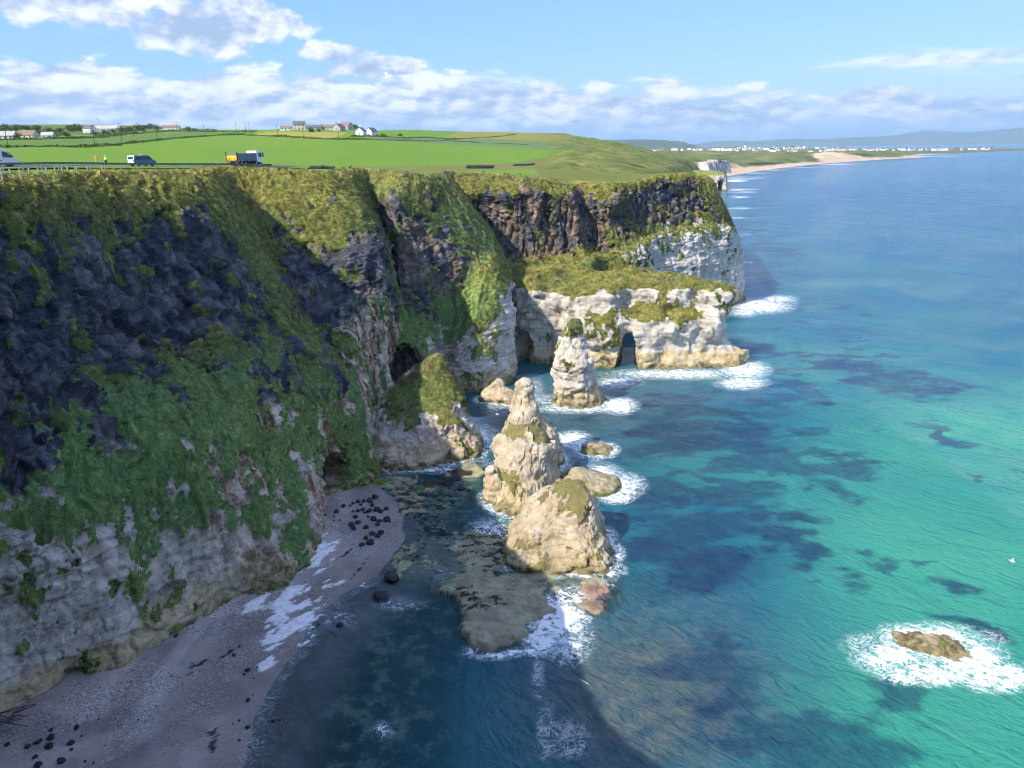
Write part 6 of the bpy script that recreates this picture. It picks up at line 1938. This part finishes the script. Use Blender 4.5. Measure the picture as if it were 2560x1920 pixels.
# ------------------------------------------------------------------ far headland with a sea cave, seen beyond the cliff
def far_headland():
    c = PZ(1806, 476, 0)
    x0, y0 = c[0], c[1]
    base = [(x0 - 60, y0 + 60), (x0 - 45, y0 + 12), (x0 - 22, y0 + 2), (x0 - 4, y0), (x0 + 6, y0 + 3), (x0 + 9, y0 + 12), (x0 + 2, y0 + 40), (x0 - 10, y0 + 90)]
    sh = lambda s: [(x0 - 20 + (a - x0 + 20) * s, y0 + 30 + (b - y0 - 30) * s) for a, b in base]
    lev = [(-2, sh(1.04)), (3, sh(1.0)), (10, sh(.97)), (17, sh(.93)), (21, sh(.75))]
    lo, hi = (x0 - 66, y0 - 6, -2), (x0 + 14, y0 + 96, 24)
    h = 1.3
    D, (x, y, z) = slices_sdf(lev, lo, hi, h, 2.0)
    X, Y, Z = np.meshgrid(x, y, z, indexing='ij')
    u = X - (x0 - 2.5)
    tun = (np.sqrt((u / 3.2) ** 2 + (np.clip((Z - 6) / 6.0, 0, 9)) ** 2 + (np.clip(Y - y0 - 22, 0, 99) / 5) ** 2) - 1) * 2.5
    D = np.maximum(D, -tun)
    V, F = surface_nets(D, lo, h)
    o, *r = rock_finish('far_headland', V, F, lambda V, N: 0.08 + .9 * sstep(V[:, 2], 15.5, 18.5), 1.0, 1.6, dict(dirt=.35, dry=.7))
    tag(o, 'distant grey chalk headland with a dark sea cave beyond the cliffs', 'headland')
far_headland()

# ------------------------------------------------------------------ town across the bay
TOWN_M = [paint('town_white', (0.74, 0.74, 0.73), .9, .1, .05, .2), paint('town_cream', (0.56, 0.50, 0.42), .9, .1, .05, .2), paint('town_grey', (0.34, 0.34, 0.35), .9, .1, .05, .2), paint('town_brick', (0.36, 0.17, 0.12), .9, .1, .05, .2)]
def town():
    protos = {}
    r = random.Random(5)
    spots = []
    for k in range(120):                                    # streets climbing the hill at the centre-left of the bay
        spots.append((r.uniform(1630, 2080), r.choice([3500, 3700, 3900, 4100, 4300, 4500]) + r.uniform(-80, 80), 0))
    for k in range(95):                                     # terraces along the point
        px = r.uniform(2060, 2480)
        spots.append((px, 4050 + (px - 2060) * 1.0 + r.choice([0, 60, 130, 220]), 1))
    n = 0
    for px, Y, zone in spots:
        v = ray(px, 372)
        x = v[0] / v[1] * Y
        zf, d, *_ = zfar(np.array([x]), np.array([Y]))
        if d[0] < 25:
            continue
        kind = r.choices([0, 1, 2, 3], [6, 2, 2, 1])[0]
        size = r.choice([0, 0, 1, 2])
        key = (kind, size)
        if key not in protos:
            L, D, H = [(11, 9, 6.5), (20, 10, 9), (34, 12, 12)][size]
            root = empty('town_house', (0, 0, -500))
            MB().prism([(-D / 2, -3), (D / 2, -3), (D / 2, H), (0, H + 3.2), (-D / 2, H)], -L / 2, L / 2, axis='x').build('wall', TOWN_M[kind], root)
            rf = MB()
            for s_ in (-1, 1):
                V = [(-L / 2 - .3, s_ * (D / 2 + .4), H - .1), (L / 2 + .3, s_ * (D / 2 + .4), H - .1), (L / 2 + .3, 0, H + 3.4), (-L / 2 - .3, 0, H + 3.4)]
                V += [(a, b, c + .3) for a, b, c in V]
                rf.add(V, [(3, 2, 1, 0), (4, 5, 6, 7), (0, 1, 5, 4), (1, 2, 6, 5), (2, 3, 7, 6), (3, 0, 4, 7)])
            rf.build('roof', RR[0], root)
            protos[key] = root
            o = root
        else:
            o = copy_tree(protos[key])
        o.location = (x, Y, float(zf[0]))
        o.rotation_euler = (0, 0, r.choice([0, 1.57, .4, -.4, 1.2]))
        tag(o, ('house' if size == 0 else 'terrace' if size == 1 else 'long block') + ' of the far town across the bay, ' + ['white walls', 'cream walls', 'grey walls', 'brick walls'][kind], 'house', 'buildings of the far town')
        n += 1
    # the red-roofed house nearest this side
    q = PY(1664, 398, 2300)
    zf = zfar(np.array([q[0]]), np.array([q[1]]))[0]
    rt = empty('house', (q[0], q[1], float(zf[0])), .5)
    tag(rt, 'red-roofed house alone on the slope before the far town', 'house')
    MB().box(-8, 8, -6, 6, -2, 5).build('wall', TOWN_M[3], rt)
    MB().prism([(-7, 5), (7, 5), (0, 11)], -9, 9, axis='x').build('roof', RR[2], rt)
    MB().box(-2, 2, -6.1, -5.9, 0, 3).build('window', GLASS, rt)
    # church tower
    v = ray(1862, 372); Y = 4000; x = v[0] / v[1] * Y
    ct = empty('church', (x, Y, float(zfar(np.array([x]), np.array([float(Y)]))[0][0])))
    tag(ct, 'pale church tower rising from the far town', 'church')
    MB().box(-5, 5, -5, 5, -2, 26).build('tower', TOWN_M[0], ct)
    MB().box(-5.2, 5.2, -5.2, 5.2, 26, 34, 5, 5).build('spire', RR[0], ct)
town()

# ------------------------------------------------------------------ boulders and stones on the beach
BASALT, g = material('wet_basalt_boulder')
p = g.n('ShaderNodeTexCoord').outputs['Object']
n = g.noise(p, 1.6, 6, .7)
g.out(g.bsdf(g.ramp(n, [(.3, (0.012, 0.012, 0.014)), (.55, (0.028, 0.028, 0.032)), (.75, (0.07, 0.07, 0.075))]), .65, g.bump(g.noise(p, 4, 6, .7), .7, .12), .35))
def boulder_mesh(seed, sub=3):
    import bmesh
    bm = bmesh.new()
    bmesh.ops.create_icosphere(bm, subdivisions=sub, radius=1)
    V = np.array([v.co for v in bm.verts])
    r = np.random.default_rng(seed)
    for k in range(9):                                     # knock flat facets off
        d = r.normal(0, 1, 3); d /= np.linalg.norm(d)
        c = r.uniform(.62, .85)
        s_ = V @ d
        V = np.where((s_ > c)[:, None], V - d * ((s_ - c) * .85)[:, None], V)
    V *= (1 + .10 * fbm(V + seed * 3, .6, 3))[:, None]
    V *= r.uniform(.85, 1.15, 3) * np.array([1, 1, .8])
    for v, c in zip(bm.verts, V):
        v.co = c
    me = bpy.data.meshes.new('boulder')
    bm.to_mesh(me); bm.free()
    me.polygons.foreach_set('use_smooth', np.full(len(me.polygons), True))
    me.materials.append(BASALT)
    return me
BM = [boulder_mesh(k) for k in range(6)]
def shore_z(x, y):
    zb = zbeach(np.array([[x]]), np.array([[y]]))[0][0, 0]
    zp = zplat(np.array([[x]]), np.array([[y]]))[0][0, 0]
    return max(zb, zp)
def put_boulder(px, py, rp, label, group, k, name='boulder', squash=1.0):
    q = PZ(px, py + rp * .45, .6)
    for _ in range(4):
        q = PZ(px, py + rp * .45, shore_z(q[0], q[1]))
    ax = -((q - np.array([0, 0, CAMZ])) @ RM)[2]
    r = rp * ax / FPX
    o = bpy.data.objects.new(name, BM[k % 6])
    COL.objects.link(o)
    o.location = (q[0], q[1], q[2] + r * .38 * squash)
    o.rotation_euler = (RNG.uniform(-.3, .3), RNG.uniform(-.3, .3), RNG.uniform(0, 6.28))
    o.scale = (r, r * RNG.uniform(.8, 1.05), r * .9 * squash)
    return tag(o, label, 'boulder', group)
put_boulder(980, 1440, 23, 'largest round black boulder at the water edge, upper of the two', None, 1)
put_boulder(951, 1488, 21, 'big round black boulder at the water edge, lower of the two', None, 3)
put_boulder(1160, 1312, 13, 'angular dark boulder alone in the tidal pool', None, 2)
put_boulder(1152, 1217, 12, 'dark flat boulder on the weedy ledge behind the pool', None, 4, squash=.7)
put_boulder(850, 1562, 11, 'dark block with a pale top at the waterline', None, 5)
z2 = [(870,1180,30),(830,1205,28),(740,1215,22),(783,1213,18),(700,1230,14),(630,1248,22),(575,1290,22),(487,1318,13),(880,1270,30),(820,1285,24),(950,1268,22),(740,1285,20),(775,1275,20),(720,1330,22),(860,1345,28),(905,1360,18),(960,1350,32),(885,1385,22),(690,1390,24),(740,1370,24),(710,1415,24),(800,1405,24),(915,1445,26),(890,1470,26),(845,1455,24),(800,1490,22),(835,1520,36),(767,1540,22),(560,1330,9),(558,1360,10),(600,1358,8),(760,1240,14),(850,1240,22),(700,1290,12),(910,1290,20),(680,1250,12),(815,1330,14),(790,1300,15)]
for k, (a, b, r) in enumerate(z2):
    put_boulder(650 + a * .3315, 850 + b * .3315, r * .33, 'dark rounded boulder in the pile below the beach cave', 'boulders heaped below the beach cave', k)
z6 = [(1440,825,16),(1520,915,24),(1500,945,12),(1525,1100,20),(1580,905,10),(1470,1228,13),(1680,1235,16),(1720,1228,9),(1520,1270,18),(1560,970,8),(1470,1350,12),(1635,1305,10),(1735,1180,9),(1080,705,18),(1555,1075,7),(1430,1250,8),(310,1330,28),(235,1355,30),(170,1385,22),(300,1380,34),(435,1360,26),(440,1405,16),(375,1470,32),(215,1450,24),(235,1500,30),(45,1375,20),(520,1480,12),(505,1325,10),(315,1285,16),(470,1270,24),(605,1222,9),(850,1225,9),(955,1140,6),(1060,1160,6),(1955,640,14),(2100,510,9),(1960,700,8),(1990,640,8),(575,1490,9),(645,1385,6)]
for k, (a, b, r) in enumerate(z6):
    put_boulder(a * .4069, 1300 + b * .4069, max(2.2, r * .36), 'small dark stone lying on the grey beach', 'small stones scattered on the beach', k + 2, 'stone', .7)

# driftwood at the cliff foot, bottom left
def driftwood():
    root = empty('driftwood', PZ(20, 1800, 2.6))
    tag(root, 'tangle of dark driftwood branches at the lower left cliff foot', 'driftwood')
    DW = paint('driftwood_grey', (0.10, 0.085, 0.07), .9)
    r = random.Random(3)
    for k in range(14):
        a = r.uniform(-.6, .9)
        L = r.uniform(1.2, 3.2)
        c = (r.uniform(-1.6, 1.4), r.uniform(-.8, .8), r.uniform(.1, .5))
        MB().tube((c[0] - L / 2 * math.cos(a), c[1] - L / 2 * math.sin(a), c[2]), (c[0] + L / 2 * math.cos(a), c[1] + L / 2 * math.sin(a), c[2] + r.uniform(-.2, .3)), .07, .035, 6).build('branch', DW, root)
driftwood()

# gulls
def gull(loc, rz, flying, label):
    root = empty('gull', loc, rz)
    tag(root, label, 'bird')
    WHT = paint('gull_white', (0.8, 0.8, 0.78), .8)
    GRY = paint('gull_grey', (0.4, 0.42, 0.45), .8)
    J = [(-.28, 0, 0, .03), (-.12, 0, 0, .07), (.06, 0, .01, .085), (.2, 0, .03, .05), (.27, 0, .06, .045), (.36, 0, .05, .012)]
    make_skin('body', J, [(k, k + 1) for k in range(5)], WHT, root)
    for s_ in (-1, 1):
        if flying:
            V = [(.12, s_ * .05, .03), (-.1, s_ * .05, .03), (-.06, s_ * .38, .14), (.12, s_ * .38, .14), (-.12, s_ * .72, .05)]
            MB().add(V + [(a, b, c + .02) for a, b, c in V], [(0, 1, 2, 3), (3, 2, 4), (5, 8, 7, 6), (8, 9, 7), (0, 3, 8, 5), (3, 4, 9, 8), (4, 2, 7, 9), (2, 1, 6, 7), (1, 0, 5, 6)]).build('wing', GRY, root)
        else:
            MB().box(-.3, .1, s_ * .08 - .02, s_ * .08 + .02, -.03, .06, .03, 0).build('wing', GRY, root)
            MB().tube((0, s_ * .03, -.05), (0, s_ * .03, -.2), .012, n=5).build('leg', paint('gull_leg', (.5, .35, .2)), root)
gull(PY(2531, 1403, 70), 2.4, True, 'white gull gliding low over the green water at right')
gull(PY(1243, 1036, 120), .5, True, 'white gull flying over the inlet left of the tall stack')

# ------------------------------------------------------------------ labels that single out each look-alike by its place in its row
def ordinal_labels(group):
    os_ = [o for o in COL.objects if o.get('group') == group and o.parent is None]
    by = {}
    for o in os_:
        by.setdefault(o['label'], []).append(o)
    for lab, L in by.items():
        if len(L) < 2:
            continue
        L.sort(key=lambda o: proj(np.array([o.location]))[0][0])
        for k, o in enumerate(L):
            if k == 0:
                w = 'leftmost'
            elif k == len(L) - 1:
                w = 'rightmost'
            else:
                n_ = k + 1
                w = '%d%s from the left' % (n_, 'th' if 10 < n_ % 100 < 14 else {1: 'st', 2: 'nd', 3: 'rd'}.get(n_ % 10, 'th'))
            o['label'] = lab + ', ' + w
for gname in ('boulders heaped below the beach cave', 'small stones scattered on the beach', 'trees and bushes among the hilltop houses', 'buildings of the far town'):
    ordinal_labels(gname)

# ------------------------------------------------------------------ haze: the air between here and the far hills
def haze():
    me = bpy.data.meshes.new('haze')
    b = MB().box(-45000, 45000, -4500, 45500, -9, 760)
    me.from_pydata(b.v, [], b.f)
    me.update()
    o = bpy.data.objects.new('haze', me)
    COL.objects.link(o)
    m, g = material('sea_air')
    v = g.n('ShaderNodeVolumePrincipled')
    v.inputs['Color'].default_value = (0.5, 0.77, 1.0, 1)
    v.inputs['Density'].default_value = 4.5e-5
    v.inputs['Anisotropy'].default_value = 0.1
    g.out(None, v.outputs[0])
    me.materials.append(m)
    tag(o, kind='stuff')
haze()
